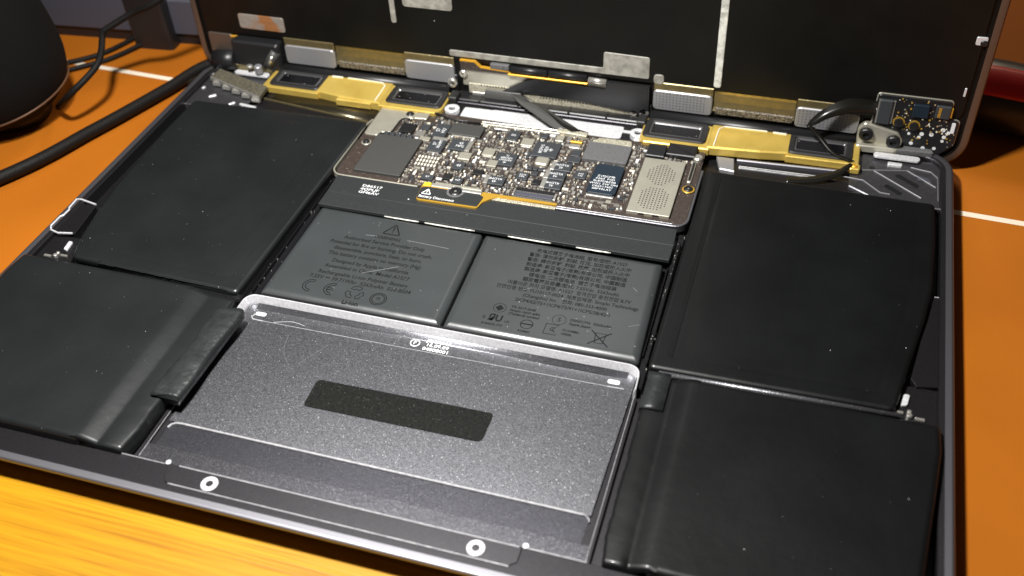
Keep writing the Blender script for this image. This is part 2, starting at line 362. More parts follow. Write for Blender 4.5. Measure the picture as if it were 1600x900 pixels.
b = B().m('bare').prism(rounded([(51.6, -127.9), (55.0, -127.9), (55.0, -126.3), (51.6, -126.3)], .7), -3.55, -3.42)
obj('slot_mark', b, well)
# scratches
b = B().m('tabm')
for p in ([(-42, -133), (-40.5, -139), (-37.5, -143), (-33.8, -146.3)], [(-29, -134), (-34, -143)], [(30, -160), (42, -148)], [(5, -150.5), (12, -162)]):
    obj('scratch', B().m('tabm').wall(curve(p, 5) if len(p) > 2 else p, .06, -3.52, -3.485, bev=.015), well)
# back wall, a bright machined ledge with rounded ends
pw = [(-60.1, -131), (-60.1, -126.2)] + [(-56.6 + 3.5 * math.cos(a), -125.9 + 3.5 * math.sin(a)) for a in [math.pi - k * math.pi / 14 for k in range(1, 7)]] + [(-56.3, -122.4)]
pe = [(56.3, -122.2)] + [(56.6 + 3.2 * math.cos(a), -125.5 + 3.2 * math.sin(a)) for a in [math.pi / 2 - k * math.pi / 14 for k in range(1, 7)]] + [(59.9, -125.9), (60.1, -131)]
rings = []; path = pw + pe
for i, p in enumerate(path):
    t = (Vector(path[min(i + 1, len(path) - 1)]) - Vector(path[max(i - 1, 0)])).normalized(); nn = Vector((t.y, -t.x)); p = Vector(p)
    rings.append([(p.x + nn.x * q, p.y + nn.y * q, z) for q, z in ((-.05, FL), (-.05, -.45), (.05, -.38), (.2, -.55), (.8, -2.9), (.9, FL))])
obj('well_wall', B().m('bare').loft(rings, True, True), well)
obj('well_fillet', B().m('plate').loft([[(x, -122.75, -2.75)] + [(x, -122.9 - 2.4 * (1 - math.cos(a)), -3.47 + .7 * (1 - math.sin(a))) for a in [k * PI / 16 for k in range(1, 9)]] + [(x, -125.4, -3.6), (x, -122.75, -3.6)] for x in (-56.5, 56.5)], True, True, True), well)
obj('well_ledge', B().m('case').box(-56, 56, -122.3, -120.9, FL, -.75, .1), well)
# side rails beside the plate
for s, x in ((-1, -60.6), (1, 60.3)):
    b = B().m('case').wall([(x, -186), (x, -132)], .8, FL, -3.0, bev=.12); b.m('whiteline').wall([(x - s * .55, -184), (x - s * .55, -131)], .16, -3.6, -3.3, bev=.04)
    obj('side_rail', b, well)
b = B().m('sticker').prism(rounded([(-25.9, -157.1), (25.0, -156.6), (25.3, -146.3), (-26.0, -147.0)], 1.6), -3.48, -3.36, .04)
obj('black_sticker', b, well, label='black rounded speckled sticker in the middle of the plate')
b = B().m('white').ring(-4.9, -126.7, -3.46, -3.42, 1.15, 1.5); b.text('F', 2.0, -4.9, -126.75, -3.42, wgt=.015)
for i, t in enumerate(('JSJ0R044', '16.09.09', '04808001')): b.text(t, 1.75, 1.9, -125.0 - i * 1.65, -3.42, wgt=.015, sx=1.15)
obj('etched_mark', b, well)

# ------------------------------------------------------------------ battery cells
def cell(name, pts, zt, key, r=2.0, edge=1.6, label=None, crease=4.5, z0=FL + .05):
    I = lambda d, z: [(x, y, z) for x, y in rounded(inset(pts, d) if d else pts, max(r - d, .25), 4)]
    b = B().m(key)
    rings = [I(0, z0), I(0, zt - edge), I(.08 * edge, zt - .62 * edge), I(.25 * edge, zt - .38 * edge), I(.85 * edge, zt - .06 * edge), I(1.2 * edge, zt)]
    rings.append(I(1.2 * edge + .4, zt))
    if crease: rings += [I(crease - .6, zt)]
    if crease: rings += [I(crease, zt), I(crease + .5, zt - .05), I(crease + 1.2, zt - .05), I(crease + 2.4, zt + .03)]
    b.loft(rings, True, True, True)
    return obj(name, b, lap, label=label)
LU = [(-131.2, -30), (-131.4, -50), (-130.9, -65), (-129.8, -85), (-127.7, -100), (-124.8, -114), (-121.9, -122.3), (-62.4, -124.6), (-60.2, -28.9)]
RU = [(62.1, -29.6), (134.5, -30.8), (134.8, -50), (134.2, -72), (132.3, -86), (129.3, -102), (125.6, -122.3), (61.6, -123.2)]
LL = [(-136.0, -126.2), (-136.9, -134), (-136.2, -146), (-133.5, -172), (-131.3, -187.3), (-74.6, -187.3), (-74.2, -126.6)]
RL = [(136.3, -126.2), (136.7, -134), (135.7, -146), (133.1, -172), (131, -187.3), (74.0, -186.7), (73.4, -126.3)]
c1 = cell('battery_cell', LU, 1, 'filmleft',  edge=1.0, label='large black battery cell at the back left')
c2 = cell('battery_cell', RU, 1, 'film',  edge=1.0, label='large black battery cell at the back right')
c3 = cell('battery_cell', LL, 3, 'filmleft', 1.4, 1.3, crease=0, label='thick black battery cell at the front left with a folded tape on its side')
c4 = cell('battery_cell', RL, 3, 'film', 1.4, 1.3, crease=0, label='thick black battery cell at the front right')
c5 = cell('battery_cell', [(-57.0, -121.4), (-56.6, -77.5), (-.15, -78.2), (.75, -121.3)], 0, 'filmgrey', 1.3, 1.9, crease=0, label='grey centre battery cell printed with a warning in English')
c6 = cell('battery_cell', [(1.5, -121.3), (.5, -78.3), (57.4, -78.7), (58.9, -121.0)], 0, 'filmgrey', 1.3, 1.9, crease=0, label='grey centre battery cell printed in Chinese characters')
def creaseline(pts, z, parent, key, wd=.5):
    obj('seam', B().m(key).wall(pts, wd, z - .2, z + .12, bev=.1), parent)
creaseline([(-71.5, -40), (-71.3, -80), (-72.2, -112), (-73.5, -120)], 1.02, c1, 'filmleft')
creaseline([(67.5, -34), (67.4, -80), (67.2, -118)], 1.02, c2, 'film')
def wrinkle(x0, x1, y0, y1, z, parent, key, seed, n=34):
    r_ = random.Random(seed); rings = []
    for k in range(n + 1):
        t = k / n; x = x0 + (x1 - x0) * t; y = y0 + (y1 - y0) * t + r_.uniform(-.12, .12); q = r_.uniform(.02, .22) * math.sin(PI * min(1, t * 6, (1 - t) * 6) / 2)
        rings.append([(x, y + .9, z - .25), (x, y + .35, z + q * .4), (x, y, z + .03 + q), (x, y - .5, z + q * .3), (x, y - 1.5, z - .02)])
    obj('wrinkled_edge', B().m(key).loft(rings, True, True, True, False), parent)
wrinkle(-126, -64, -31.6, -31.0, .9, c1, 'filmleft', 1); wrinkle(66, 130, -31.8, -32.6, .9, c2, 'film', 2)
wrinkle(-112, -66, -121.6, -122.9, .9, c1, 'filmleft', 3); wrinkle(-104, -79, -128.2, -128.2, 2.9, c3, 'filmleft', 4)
# side flaps of the lower cells
def flap(x0, x1, y0, y1, key, parent, s):
    n = 40; rings = []; rnd = random.Random(3)
    prof = [(0, 3.01), (.13, 3.02), (.2, 2.9), (.3, 2.45), (.40, 1.95), (.46, 1.6), (.5, 1.5), (.55, 1.6), (.7, 1.62), (.93, 1.5), (.99, 1.2), (1, .8), (1, -3.5)]
    for i in range(n + 1):
        t = i / n; y = y0 + (y1 - y0) * t; e = (x1 - x0) - s * .45 * rnd.random() * (t < .55) - s * (1.2 * max(0, .12 - t) * 8)
        rings.append([(x0 + (e if u > .5 else x1 - x0) * u, y, z + (rnd.uniform(-.05, .05) if u > .4 else 0)) for u, z in prof])
    obj('side_flap', B().m(key).loft(rings, True, True, True, False), parent)
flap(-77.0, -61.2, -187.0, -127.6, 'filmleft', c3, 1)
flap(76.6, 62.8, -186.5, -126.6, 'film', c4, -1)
# folded tape roll on the left flap
rings = []; rnd = random.Random(5); n = 30
for i in range(n + 1):
    t = i / n; y = -168.0 + 35.4 * t; x = -60.4 + 1.0 * t; r_ = []
    for k in range(11):
        a = math.pi * k / 10; wob = rnd.uniform(-.12, .12)
        r_.append((x + (3.9 + .3 * math.sin(t * 9)) * math.cos(a) * (1 if k < 6 else 1.15), y + (.7 * math.sin(a * 2) if i in (0, n) else 0), 1.3 + 1.5 * math.sin(a) ** .45 + wob * .6))
    rings.append(r_ + [(x - 4.2, y, -.6), (x + 3.6, y, -.6)])
obj('folded_tape', B().m('wrap').loft(rings, True, True, True), c3, label='creased black tape folded over the inner side')
obj('side_tape', B().m('wrap').loft([[(62.4, -139 + 13 * t, -.5), (62.6, -139 + 13 * t, 2.0), (65, -139 + 13 * t, 2.5 + .2 * math.sin(t * 14)), (68.6, -139 + 13 * t, 2.6), (68.8, -139 + 13 * t, 0)] for t in [k / 10 for k in range(11)]], True, True, True), c4)
# glossy channels between the cells
b = B().m('gloss').box(-60.0, -57.4, -122, -30, FL, -1.8, .3); b.wall([(-59.4, -121), (-59.2, -62)], .5, -2, -.5, bev=.15)
obj('adhesive_channel', b, lap)
b = B().m('gloss').box(59.1, 61.4, -129, -62, FL, -1.8, .3); b.wall([(60.9, -121), (60.6, -68)], .35, -2, -.4, bev=.1); b.wall([(59.3, -118), (59.0, -80)], .3, -2, -.6, bev=.1)
obj('adhesive_channel', b, lap)
b = B().m('gloss').box(-135, -61, -126, -123, FL, -.8, .4); obj('adhesive_channel', b, lap)
b = B().m('tabm').loft([[(61.6, -125.9, -3), (61.6, -125.6, .2), (61.6, -123.9, .5), (61.6, -123.3, -3)], [(126.5, -125.9, -3), (126.5, -125.2, .1), (126.5, -123.7, .4), (126.5, -122.6, -3)]], True, True)
b = B().m('film').box(62, 128, -125.9, -123.4, FL, .35, .5)
b.m('lidmetal').tube([(65, -124.9, .9), (95, -124.6, 1.1), (126.5, -124.0, .9)], .75, 10)
obj('adhesive_channel', b, lap)
# gleaming bits of foil in the channel beside the board
b = B().m('silver')
rnd = random.Random(11)
for _ in range(46):
    x, y = rnd.choice([(-59.4 + rnd.uniform(-.8, 1.2), rnd.uniform(-122, -58)), (60.3 + rnd.uniform(-.8, .8), rnd.uniform(-128, -64)), (-59.7 + rnd.uniform(-.5, .5), rnd.uniform(-118, -104))])
    q = rnd.uniform(.12, .32); b.box(x, x + q, y, y + q * 1.4, -1.9, -1.6 + rnd.random() * .8)
o = obj('foil_crumbs', b, lap); o['kind'] = 'stuff'
# cover strip in front of the board
stp = obj('cover_strip', B().m('strip').box(-57.6, 58.9, -77.9, -70.75, -.6, .55, .12, .3), lap)
obj('strip_rear_band', B().m('strip').prism([(-57.6, -70.6), (58.9, -70.6), (58.5, -62.6), (19, -62.3), (-2, -62.0), (-25, -61.3), (-58.0, -61.1)], -.6, .42, .1), stp)
b = B().m('white')
for i, t in enumerate(('D86517', '4QPLJF', 'GM6AV')): b.text(t, 1.75, -47.2, -64.9 - i * 1.75, .45, 'LEFT', wgt=.015, sx=1.25)
b.text('✦', .9, -29.3, -68.4, .45)
obj('printed_text', b, stp)

# printing on the centre cells
def tri(b, x, y, z, s, wd, zt=.06):
    p = rounded([(x - s * .58, y - s * .5), (x + s * .58, y - s * .5), (x, y + s * .5)], s * .12, 3)
    b.wall(p, wd, z - .02, z + zt * .3, closed=True, bev=.01)
    b.box(x - wd * .5, x + wd * .5, y - s * .12, y + s * .24, z - .02, z + .01); b.box(x - wd * .5, x + wd * .5, y - s * .3, y - s * .2, z - .02, z + .01)
ZP = .03
b = B().m('print')
cx = -28.2
tri(b, cx, -84.0, ZP, 5.0, .42)
for t, sz, y in (('WARNING', 2.0, -88.6), ('Authorized Service Provider Only', 2.15, -91.2), ('Potential for fire or burning. Do not crush,', 2.15, -93.9),
                 ('disassemble, puncture, heat, or burn.', 2.15, -96.6), ('This battery contains no mercury (Hg)', 2.15, -99.3),
                 ('Designed by Apple in California', 2.15, -102.5), ('Assembled in China  Model A1527', 2.15, -105.2),
                 ('Rechargeable Li-ion Polymer Battery', 2.15, -108.2), ('7.55V ⎓ 39.71Whr  5263mAh  020-8504', 2.15, -110.7)):
    b.text(t, sz * 1.02, cx - .4, y, ZP, wgt=.035, sx=.9)
def arcpts(x, y, r, a0, a1, n=12, sx=1): return [(x + sx * r * math.cos(math.radians(a0 + (a1 - a0) * k / n)), y + r * math.sin(math.radians(a0 + (a1 - a0) * k / n))) for k in range(n + 1)]
yy = -115.0
for x, e in ((-42.6, 0), (-35.6, 1)):
    o_ = arcpts(x, yy, 2.6, 80, 280); i_ = arcpts(x, yy, 1.75, 275, 85); b.wall(o_ + i_, .3, ZP - .02, ZP + .01, closed=True, bev=.01)
    if e: b.wall([(x - 1.7, yy + .4), (x + .2, yy + .4), (x + .2, yy - .4), (x - 1.7, yy - .4)], .3, ZP - .02, ZP + .01, bev=.01)
for k in range(3):
    a = math.radians(90 + 120 * k); ux, uy = math.cos(a), math.sin(a); vx, vy = -uy, ux
    P = lambda u, v: (-28.3 + ux * u + vx * v, yy + .2 + uy * u + vy * v)
    b.wall([P(2.8, -1.0), P(2.8, 1.0), P(1.5, 1.9), P(1.2, .9), P(1.6, .2), P(1.2, -.8), P(2.0, -1.6)], .3, ZP - .02, ZP + .01, closed=True, bev=.01)
b.text('Li-ion', 2.3, -28.0, -119.3, ZP, wgt=.05)
b.wall(arcpts(-20.5, yy - .6, 2.5, 0, 360, 24)[:-1], .3, ZP - .02, ZP + .01, closed=True, bev=.01)
b.wall(arcpts(-20.5, yy - .6, 1.9, 0, 360, 24)[:-1], .3, ZP - .02, ZP + .01, closed=True, bev=.01)
b.text('PS', 1.9, -20.5, yy - .6, ZP, wgt=.02, sx=.7)
obj('warning_print', b, c5)
b = B().m('print'); cx = 33.0
L_ = ['充电式锂离子电池组, 型号/型號: A1527', '警告: 请勿拆解, 刺破, 挤压, 加热或投入火中', '警告: 請勿拆解, 刺破, 擠壓, 加熱或投入火中', '制造商: 新普电子(常熟)有限公司, 中国制造',
      '製造商: 新普電子(常熟)有限公司, 中國製造', '锂电池: 二次锂电池  锂离子电池组装', '額定電壓及容量/型式: 7.55Vdc  5263mAh', '리튬이온 전지 모델명: A1527  정격전압 충전전압 8.7V', '안전인증 번호 YU10117-0024  제조업체명: Simplo Technology',
      '(Changshu) Inc.   전화: 080-333-4000', '2ICP4/62/76+1ICP4/73/91+1ICP5/38/42-1']
for i, t in enumerate(L_): b.text(t, 1.95, cx, -82.7 - i * 2.28 , ZP, wgt=.03, sx=.86)
Y0 = -109.8
b.ring(15.5, Y0 - .4, ZP - .02, ZP + .01, 1.75, 2.05); b.prism([(15.5, Y0 + .9), (16.8, Y0 - .4), (15.5, Y0 - 1.7), (14.2, Y0 - .4)], ZP - .02, ZP + .01)
for i, t in enumerate(('TIS 2217-2548', 'Simplo ฉลาก ผลิต', '(Thailand) Limited')): b.text(t, 1.25, 18.6, Y0 + 1.0 - i * 1.45, ZP, 'LEFT', sx=1.0, wgt=.035)
b.ring(33.5, Y0 - .9, ZP - .02, ZP + .01, 1.85, 2.15); b.text('S', 2.4, 33.5, Y0 - .9, ZP, wgt=.008)
for i, t in enumerate(('DSN/CYN  3263mAh', 'Apple Japan')): b.text(t, 1.35, 36.6, Y0 - .2 - i * 1.55, ZP, 'LEFT', wgt=.035)
Y1 = -115.0
b.text('c', 2.2, 12.2, Y1 + .4, ZP, wgt=.04); b.text('ЯU', 3.6, 15.6, Y1 + .4, ZP, wgt=.13, sx=.85); b.text('US', 1.2, 19.2, Y1 - .3, ZP, wgt=.02); b.text('E184273-T77', 1.15, 15.3, Y1 - 2.3, ZP, wgt=.035)
b.ring(25.0, Y1 + .2, ZP - .02, ZP + .01, 1.6, 2.0); b.box(23.2, 26.8, Y1, Y1 + .45, ZP - .02, ZP + .01); b.text('R33B61', 1.15, 25.0, Y1 - 2.8, ZP, wgt=.035)
b.wall([(30.4, Y1 - 2), (30.4, Y1 + 2), (34.2, Y1 + 2), (32.6, Y1), (34.2, Y1 - 2)], .28, ZP - .02, ZP + .01, closed=True, bev=.01); b.text('C', 2.4, 32.6, Y1, ZP, wgt=.015)
for i, t in enumerate(('YU10486-', '10006')): b.text(t, 1.25, 35.3, Y1 + .5 - i * 1.5, ZP, 'LEFT', wgt=.035)
x = 46.4
b.wall([(x - 1.6, Y1 + 1.8), (x + 1.6, Y1 + 1.8), (x + 1.1, Y1 - 2.1), (x - 1.1, Y1 - 2.1)], .3, ZP - .02, ZP + .01, closed=True, bev=.01)
b.wall([(x - 2.9, Y1 + 2.6), (x + 2.9, Y1 - 3)], .34, ZP - .02, ZP + .012, bev=.01); b.wall([(x + 2.9, Y1 + 2.6), (x - 2.9, Y1 - 3)], .34, ZP - .02, ZP + .014, bev=.01)
obj('information_print', b, c6)
rnd = random.Random(9)
for cell_, spans in ((c5, ((-34, -22), (-20, -3))), (c6, ((8, 22), (30, 41)))):
    for xa, xb in spans:
        n = 9; rings = []
        for k in range(n + 1):
            x = xa + (xb - xa) * k / n; q = math.sin(PI * k / n) ** .5 * rnd.uniform(.15, .6) + .03
            rings.append([(x, -78.0, -.2), (x, -77.95, .08 * q), (x, -78.15 - .3 * q, .05 * q), (x, -78.3 - .5 * q, -.12), (x, -78.3, -.3)])
        obj('foil_highlight', B().m('tapew').loft(rings, True, True, True), cell_)  # pale strip painting the highlight along the film's back bevel
# fine scratches over the printing
b = B().m('tabm')
for p in ([(-20, -100.4), (-30, -106)], [(-36, -88.6), (-32, -88.3)], [(-22, -88.0), (-8, -88.6)], [(53, -108.5), (56, -107)], [(20, -101), (22, -99.5)], [(51, -92), (52.5, -93.6)]):
    obj('scratch', B().m('tabm').wall(p, .1, ZP - .03, ZP + .02, bev=.02), c5)

# ------------------------------------------------------------------ logic board
lb_out = rounded([(-59.9, -15.4), (-59.9, -59.9), (60.3, -59.9), (60.3, -17.0), (47, -16.5), (30, -17.5), (-33, -16.0), (-44, -15.4)], 3.0, 5)
board = obj('logic_board', B().m('pcb').prism(lb_out, -1.0, -.2), lap)
b = B().m('steel').wall([(-59.6, -26.5), (-60.6, -30), (-60.9, -56.5)] + [(-56.9 + 4 * math.cos(a), -56.9 + 4 * math.sin(a)) for a in [math.pi + k * math.pi / 14 for k in range(1, 7)]] + [(-56.5, -60.9), (-29, -60.9)], .55, -1.5, .55, bev=.15)
obj('board_frame', b, board); b = B().m('rim').wall([(18.6, -60.9), (56.8, -60.9)] + [(56.9 + 4 * math.cos(a), -56.9 + 4 * math.sin(a)) for a in [-math.pi / 2 + k * math.pi / 14 for k in range(1, 7)]] + [(60.9, -56.5), (61.0, -30)], .9, -2.0, .5, bev=.2)
b.m('whiteline').wall([(18.8, -60.3), (56.5, -60.3)], .2, -.2, .56, bev=.05)
obj('board_frame', b, board)
ZB = -.2
chips = []
def chip(name, x, y, wd, dp, h=.7, key='chip', txt=None, tsize=1.2, trot=0.0, end=None, bev=.06, r=.15, tkey='white', label=None, seg=None):
    b = B().m(key).box(-wd / 2, wd / 2, -dp / 2, dp / 2, 0, h, bev, r)
    if end:
        for e in end:
            b.m('silver')
            if e == 'L': b.box(-wd / 2 - .1, -wd / 2 + wd * .2, -dp / 2 - .02, dp / 2 + .02, 0, h + .02, .05)
            if e == 'R': b.box(wd / 2 - wd * .2, wd / 2 + .1, -dp / 2 - .02, dp / 2 + .02, 0, h + .02, .05)
            if e == 'F': b.box(-wd * .36, wd * .36, -dp / 2 - .35, -dp / 2 + .1, 0, h * .55, .04)
            if e == 'T': b.box(-wd / 2 - .02, wd / 2 + .02, dp / 2 - dp * .18, dp / 2 + .1, 0, h + .02, .05)
    if txt:
        b.m(tkey)
        T = txt if isinstance(txt, list) else [txt]
        for i, t in enumerate(T):
            off = ((len(T) - 1) / 2 - i) * tsize * 1.0
            b.text(t, tsize, -off * math.sin(trot), off * math.cos(trot), h + .015, rot=trot, wgt=0)
    chips.append((x, y, wd, dp)); return obj(name, b, board, loc=(x, y, ZB), label=label)
PI = math.pi
chip('shield', -45.3, -46.3, 17.0, 22.3, 1.1, 'shield', bev=.12, r=.5, label='large dark grey cover on the left half of the board')
chip('chip', -32.5, -28.0, 5.0, 8.4, 1.0, txt=['57', 'HU'], trot=PI / 2, tsize=2)
chip('shield', -23.6, -25.9, 12.0, 6.8, 1.3, 'shield', bev=.1, end='F')
chip('inductor', -30.8, -36.7, 5.6, 8.4, 1.2, txt=['57', 'XLHM'], tsize=1.7, trot=PI / 2, end='TF', bev=.1)
chip('inductor', -22.7, -35.1, 7.9, 6.2, 1.1, txt=['45', 'MP2'], tsize=1.7, end='R', bev=.1)
chip('inductor', -19.2, -40.7, 4.3, 4.1, .9, 'steel', bev=.15)
chip('chip', -6.4, -24.9, 4.2, 5.6, 1.0, txt=['SG'], tsize=1.5, end='F')
chip('inductor', -.4, -27.8, 4.3, 4.2, 1.0, 'steel', end='F')
chip('chip', 7.1, -30.4, 8.9, 8.9, .8, txt=['BCM15', '0820', '◈'], tsize=1.7, trot=PI / 2, label='large square black chip with white print in the upper middle of the board')
chip('inductor', -11.8, -36.5, 4.1, 4.2, .9, 'steel', end='F')
chip('chip', -4.8, -39.2, 6.9, 7.1, .8, txt=['TI', '58872D', 'LM20AY', '◈'], tsize=1.3)
chip('inductor', 7.6, -37.5, 4.7, 4.3, 1.2, 'steel', bev=.35, r=1.0)
for y, x in ((-39.2, 14.9), (-44.4, 14.2), (-49.7, 14.3)):
    chip('capacitor', x, y, 6.9, 4.7, 1.1, txt=['45', 'KLDMP'], tsize=1.5, trot=PI, end='L', bev=.12)
chip('capacitor', -4.8, -51.9, 6.9, 4.6, 1.1, txt=['45', 'KLDMP'], tsize=1.5, trot=PI, end='L', bev=.12)
chip('inductor', -8.6, -42.7, 3.4, 3.6, .9, 'steel')
chip('chip', 3.4, -46.9, 3.9, 4.0, .7, txt=['A215', 'MPL'], tsize=1.1)
chip('chip', -11.7, -48.6, 3.6, 2.8, .8, 'pcbblack'); chip('chip', -21.1, -53.3, 2.8, 3.1, .8, 'pcbblack')
chip('chip', -19.4, -46.6, 3.9, 4.1, .8, txt='45', tsize=1.7); chip('chip', -16.9, -54.8, 3.4, 3.7, .9, txt='H7', tsize=1.3)
chip('chip', -27.6, -55.2, 4.4, 2.8, .8, txt='R7', tsize=1.2)
chip('chip', -44.9, -29.2, 5.2, 5.6, 1.1, 'pcbblack'); chip('chip', -38.8, -26.9, 3.2, 3.2, .8, 'chip'); chip('inductor', -39.3, -31.2, 3.6, 3.2, .9, 'greyc')
chip('inductor', -36.6, -33.9, 4.0, 2.2, .8, 'steel')
for i in range(5): chip('inductor', -51.2 + i * 2.25, -33.9 - .05 * i, 1.9, 1.5, 1.0, 'chip', r=.4)
chip('chip', 22.2, -41.8, 3.9, 4.1, .7, txt=['A1S', 'L42'], tsize=1.1); chip('chip', 18.0, -34.0, 4.2, 3.0, .8, 'chip'); chip('chip', 17.6, -29.8, 3.0, 3.6, .6, 'chip')
chip('chip', 8.8, -49.0, 2.6, 2.6, .6, 'pcbblack'); chip('chip', 7.0, -44.6, 2.2, 2.0, .7, 'chip'); chip('chip', 4.2, -22.2, 2.6, 2.8, .7, 'chip')
chip('inductor', 9.9, -22.7, 2.8, 3.4, .8, 'steel'); chip('chip', 13.2, -22.2, 1.6, 3.0, .8, 'greyc')
for i in range(4): chip('resistor', 1.8 + (i % 2) * 1.7, -33.6 - (i // 2) * 1.9, 1.4, 1.4, .6, 'chip', end='L')
for i in range(3): chip('resistor', 4.6 + i * 1.9, -42.0, 1.6, 1.7, .8, 'chip')
chip('connector', 16.2, -26.3, 3.6, 2.2, .9, 'silver'); chip('connector', 16.0, -23.2, 4.2, 1.0, .8, 'pcbedge')
# flat cable connector with blue film and a comb of pins
b = B().m('black').box(-6.6, 6.6, .2, 2.1, 0, 1.1, .1); b.m('blueg').prism([(-6.4, -1.6), (6.4, -1.6), (6.4, .2), (-6.4, .2)], .1, .9, .1)
b.m('silver')
for i in range(26): b.box(-6.4 + i * .5, -6.18 + i * .5, -2.3, -1.6, 0, .35); b.box(-6.4 + i * .5, -6.2 + i * .5, .0, .35, .85, .98)
b.box(-7.2, -6.6, -1.8, 1.6, 0, .9, .1); b.box(6.6, 7.4, -1.6, 1.8, 0, .9, .1); obj('flat_cable_socket', b, board, loc=(10.2, -56.0, ZB)); chips.append((10.2, -56, 15, 5))
# foam with speckled fabric behind
chip('foam_pad', 28.0, -27.7, 15.3, 10.5, 1.2, 'foam', bev=.15, r=.6, label='rough dark foam pad near the back right of the board')
b = B().m('mesh').prism(rounded([(20.6, -22.3), (35.3, -21.9), (34.6, -18.6), (23.5, -18.8)], .8), 0, .7, .15); obj('fabric_strip', b, board, loc=(0, 0, ZB))
# storage package, blue black with white print
b = B().m('silver').box(-4.6, 4.6, -8.6, 7.8, 0, .55, .08, .3); b.m('bluechip').box(-4.85, 4.85, -7.9, 8.3, .3, 1.3, .1, 1.4)
b.m('white')
for i, t in enumerate(('Z1PJCMB', '0260  P3D', 'SL8TD8Z5B', 'WW1 5W ON', 'C02517401', '08FY5LAY')): b.text(t, 1.35, 0, 1.5 - i * 1.42, 1.32, wgt=.008, sx=1.12)
obj('storage_chip', b, board, loc=(31.0, -43.2, ZB), label='blue black chip with six lines of white print'); chips.append((31, -43, 11, 18))
# perforated shield
wd, dp = 13.9, 30.2
b = B().m('steel').box(-wd / 2, wd / 2, -dp / 2, dp / 2, 0, 1.15, .12, .3); b.m('print')
for blk in (6.3, -7.0):
    for i in range(11):
        for j in range(9):
            if abs(i - 5) + abs(j - 4) < 9 - (2 if blk > 0 else 1):
                x = -wd / 2 + 3.0 + j * 1.05; y = blk + (i - 5) * 1.08; b.cyl(x, y, 1.0, 1.165, .27, 6)
b.m('black').box(-3.2, -1.2, -15.2, -14.9, .3, .8); b.box(1.4, 3.6, -15.2, -14.9, .3, .8)
obj('perforated_shield', b, board, loc=(48.1, -42.5, ZB), label='nickel cover with two blocks of small holes'); chips.append((48, -42.5, 15, 31.5))
chip('camera_connector', 44.1, -22.9, 6.3, 6.8, 1.5, 'black', bev=.2); chip('camera_connector', 52.6, -21.2, 9.9, 6.6, 1.9, 'black', bev=.3)
chips += [(57.9, -33, 2.6, 14), (-56.5, -40, 4, 40), (-54, -26, 10, 19), (-44, -20, 12, 6), (-15, -62, 24, 6)]
b = B().m('steel').box(57.0, 58.4, -37.5, -25.5, 0, .8, .2, .6); b.m('black').box(57.3, 58.1, -36.8, -26.2, .8, .95, .05)
b.m('silver').cyl(58.4, -23.6, 0, 1.6, 1.7, 14, .4); obj('grounding_spring', b, board, loc=(0, 0, ZB))
def screw(x, y, z, r=1.55, key='black', parent=board, rk='steel'):
    b = B().m(rk).ring(0, 0, 0, .15, r * .9, r * 1.35, 20); b.m(key)
    n = 22; P = lambda rr_, zz: [(rr_ * math.cos(2 * PI * k / n), rr_ * math.sin(2 * PI * k / n), zz) for k in range(n)]
    b.loft([P(r, 0), P(r, .35), P(r * .82, .62), P(r * .45, .68), P(r * .38, .35)], True, True, False)
    b.m('silver').cyl(0, 0, .3, .4, r * .2, 6)
    return obj('screw', b, parent, loc=(x, y, z))
screw(58.2, -40.9, .1, rk='pcbedge'); screw(-56.5, -40.0, -.1, 1.3)
# bare shim at the back left with its step and screw
b = B().m('steel').prism(rounded([(-59.3, -15.6), (-45.0, -17.3), (-45.2, -22.6), (-49.6, -23.2), (-50.3, -32.5), (-53.6, -33.2), (-54.2, -35.5), (-59.3, -35.5)], 1.0), -.3, .35, .1)
b.m('black').wall(curve([(-45.0, -23.1), (-49.4, -23.7), (-50.2, -32.9), (-53.4, -33.8), (-54.0, -35.4)], 4), .3, 0, .45, bev=.08)
sh = obj('metal_shim', b, board); screw(-47.4, -20.3, .4, 1.5, 'black', board)
obj('metal_tab', B().m('steel').prism(rounded([(-45.4, -22.8), (-40.2, -22.2), (-40.2, -18.2), (-45.0, -19.0)], .8), 0, .8, .12), board)
b = B().m('black').tube([(-40.0, -18.0, .5), (-37.5, -18.3, 1.1), (-33.0, -20.0, .9), (-30.5, -20.6, .9), (-20, -20.6, .8)], .35, 8); obj('edge_wire', b, board)
# bright edge strips along the back of the board
b = B().m('silver').wall([(-20, -18.9), (-4.3, -18.5), (14, -17.8)], .35, -.2, .7, bev=.1); b.m('steel').wall([(-20, -19.9), (14, -19.4)], .5, -.2, .5, bev=.1)
b.m('mesh').prism(rounded([(7.5, -19.6), (18.9, -20.4), (19.0, -18.0), (7.8, -17.3)], .5), -.2, 1.3, .2)
b.m('silver').box(-14.5, -9.5, -22.2, -21.2, 0, .6, .1)
obj('edge_strip', b, board)
# tiny parts between
chips += [(-31.2, -46.4, 8.8, 6.6)]
b = B(); rnd = random.Random(21); keys = ['silver', 'ceramic', 'steel', 'chip', 'greyc', 'white', 'silver', 'silver']
placed = {}
def free(x, y, r):
    for cx_, cy_, w_, d_ in chips:
        if abs(x - cx_) < w_ / 2 + r and abs(y - cy_) < d_ / 2 + r: return False
    for i in (-1, 0, 1):
        for j in (-1, 0, 1):
            for (px, py, pr) in placed.get((int(x) + i, int(y) + j), ()):
                if abs(x - px) < (r + pr) and abs(y - py) < (r + pr): return False
    return True
def allowed(x, y):
    if -37 < x < 41 and -59.3 < y < -19.5:
        if y < -57.5 and x > 18: return False
        if -27 < x < -5 and y < -58: return False
        if x > 24 and y < -52.5: return rnd.random() < .12
        return True
    return (-52 < x < -37 and -34 < y < -23) or (-58.3 < x < -54.2 and -57 < y < -44 and rnd.random() < .5) or (36 < x < 59 and -28 < y < -25)
cnt = 0
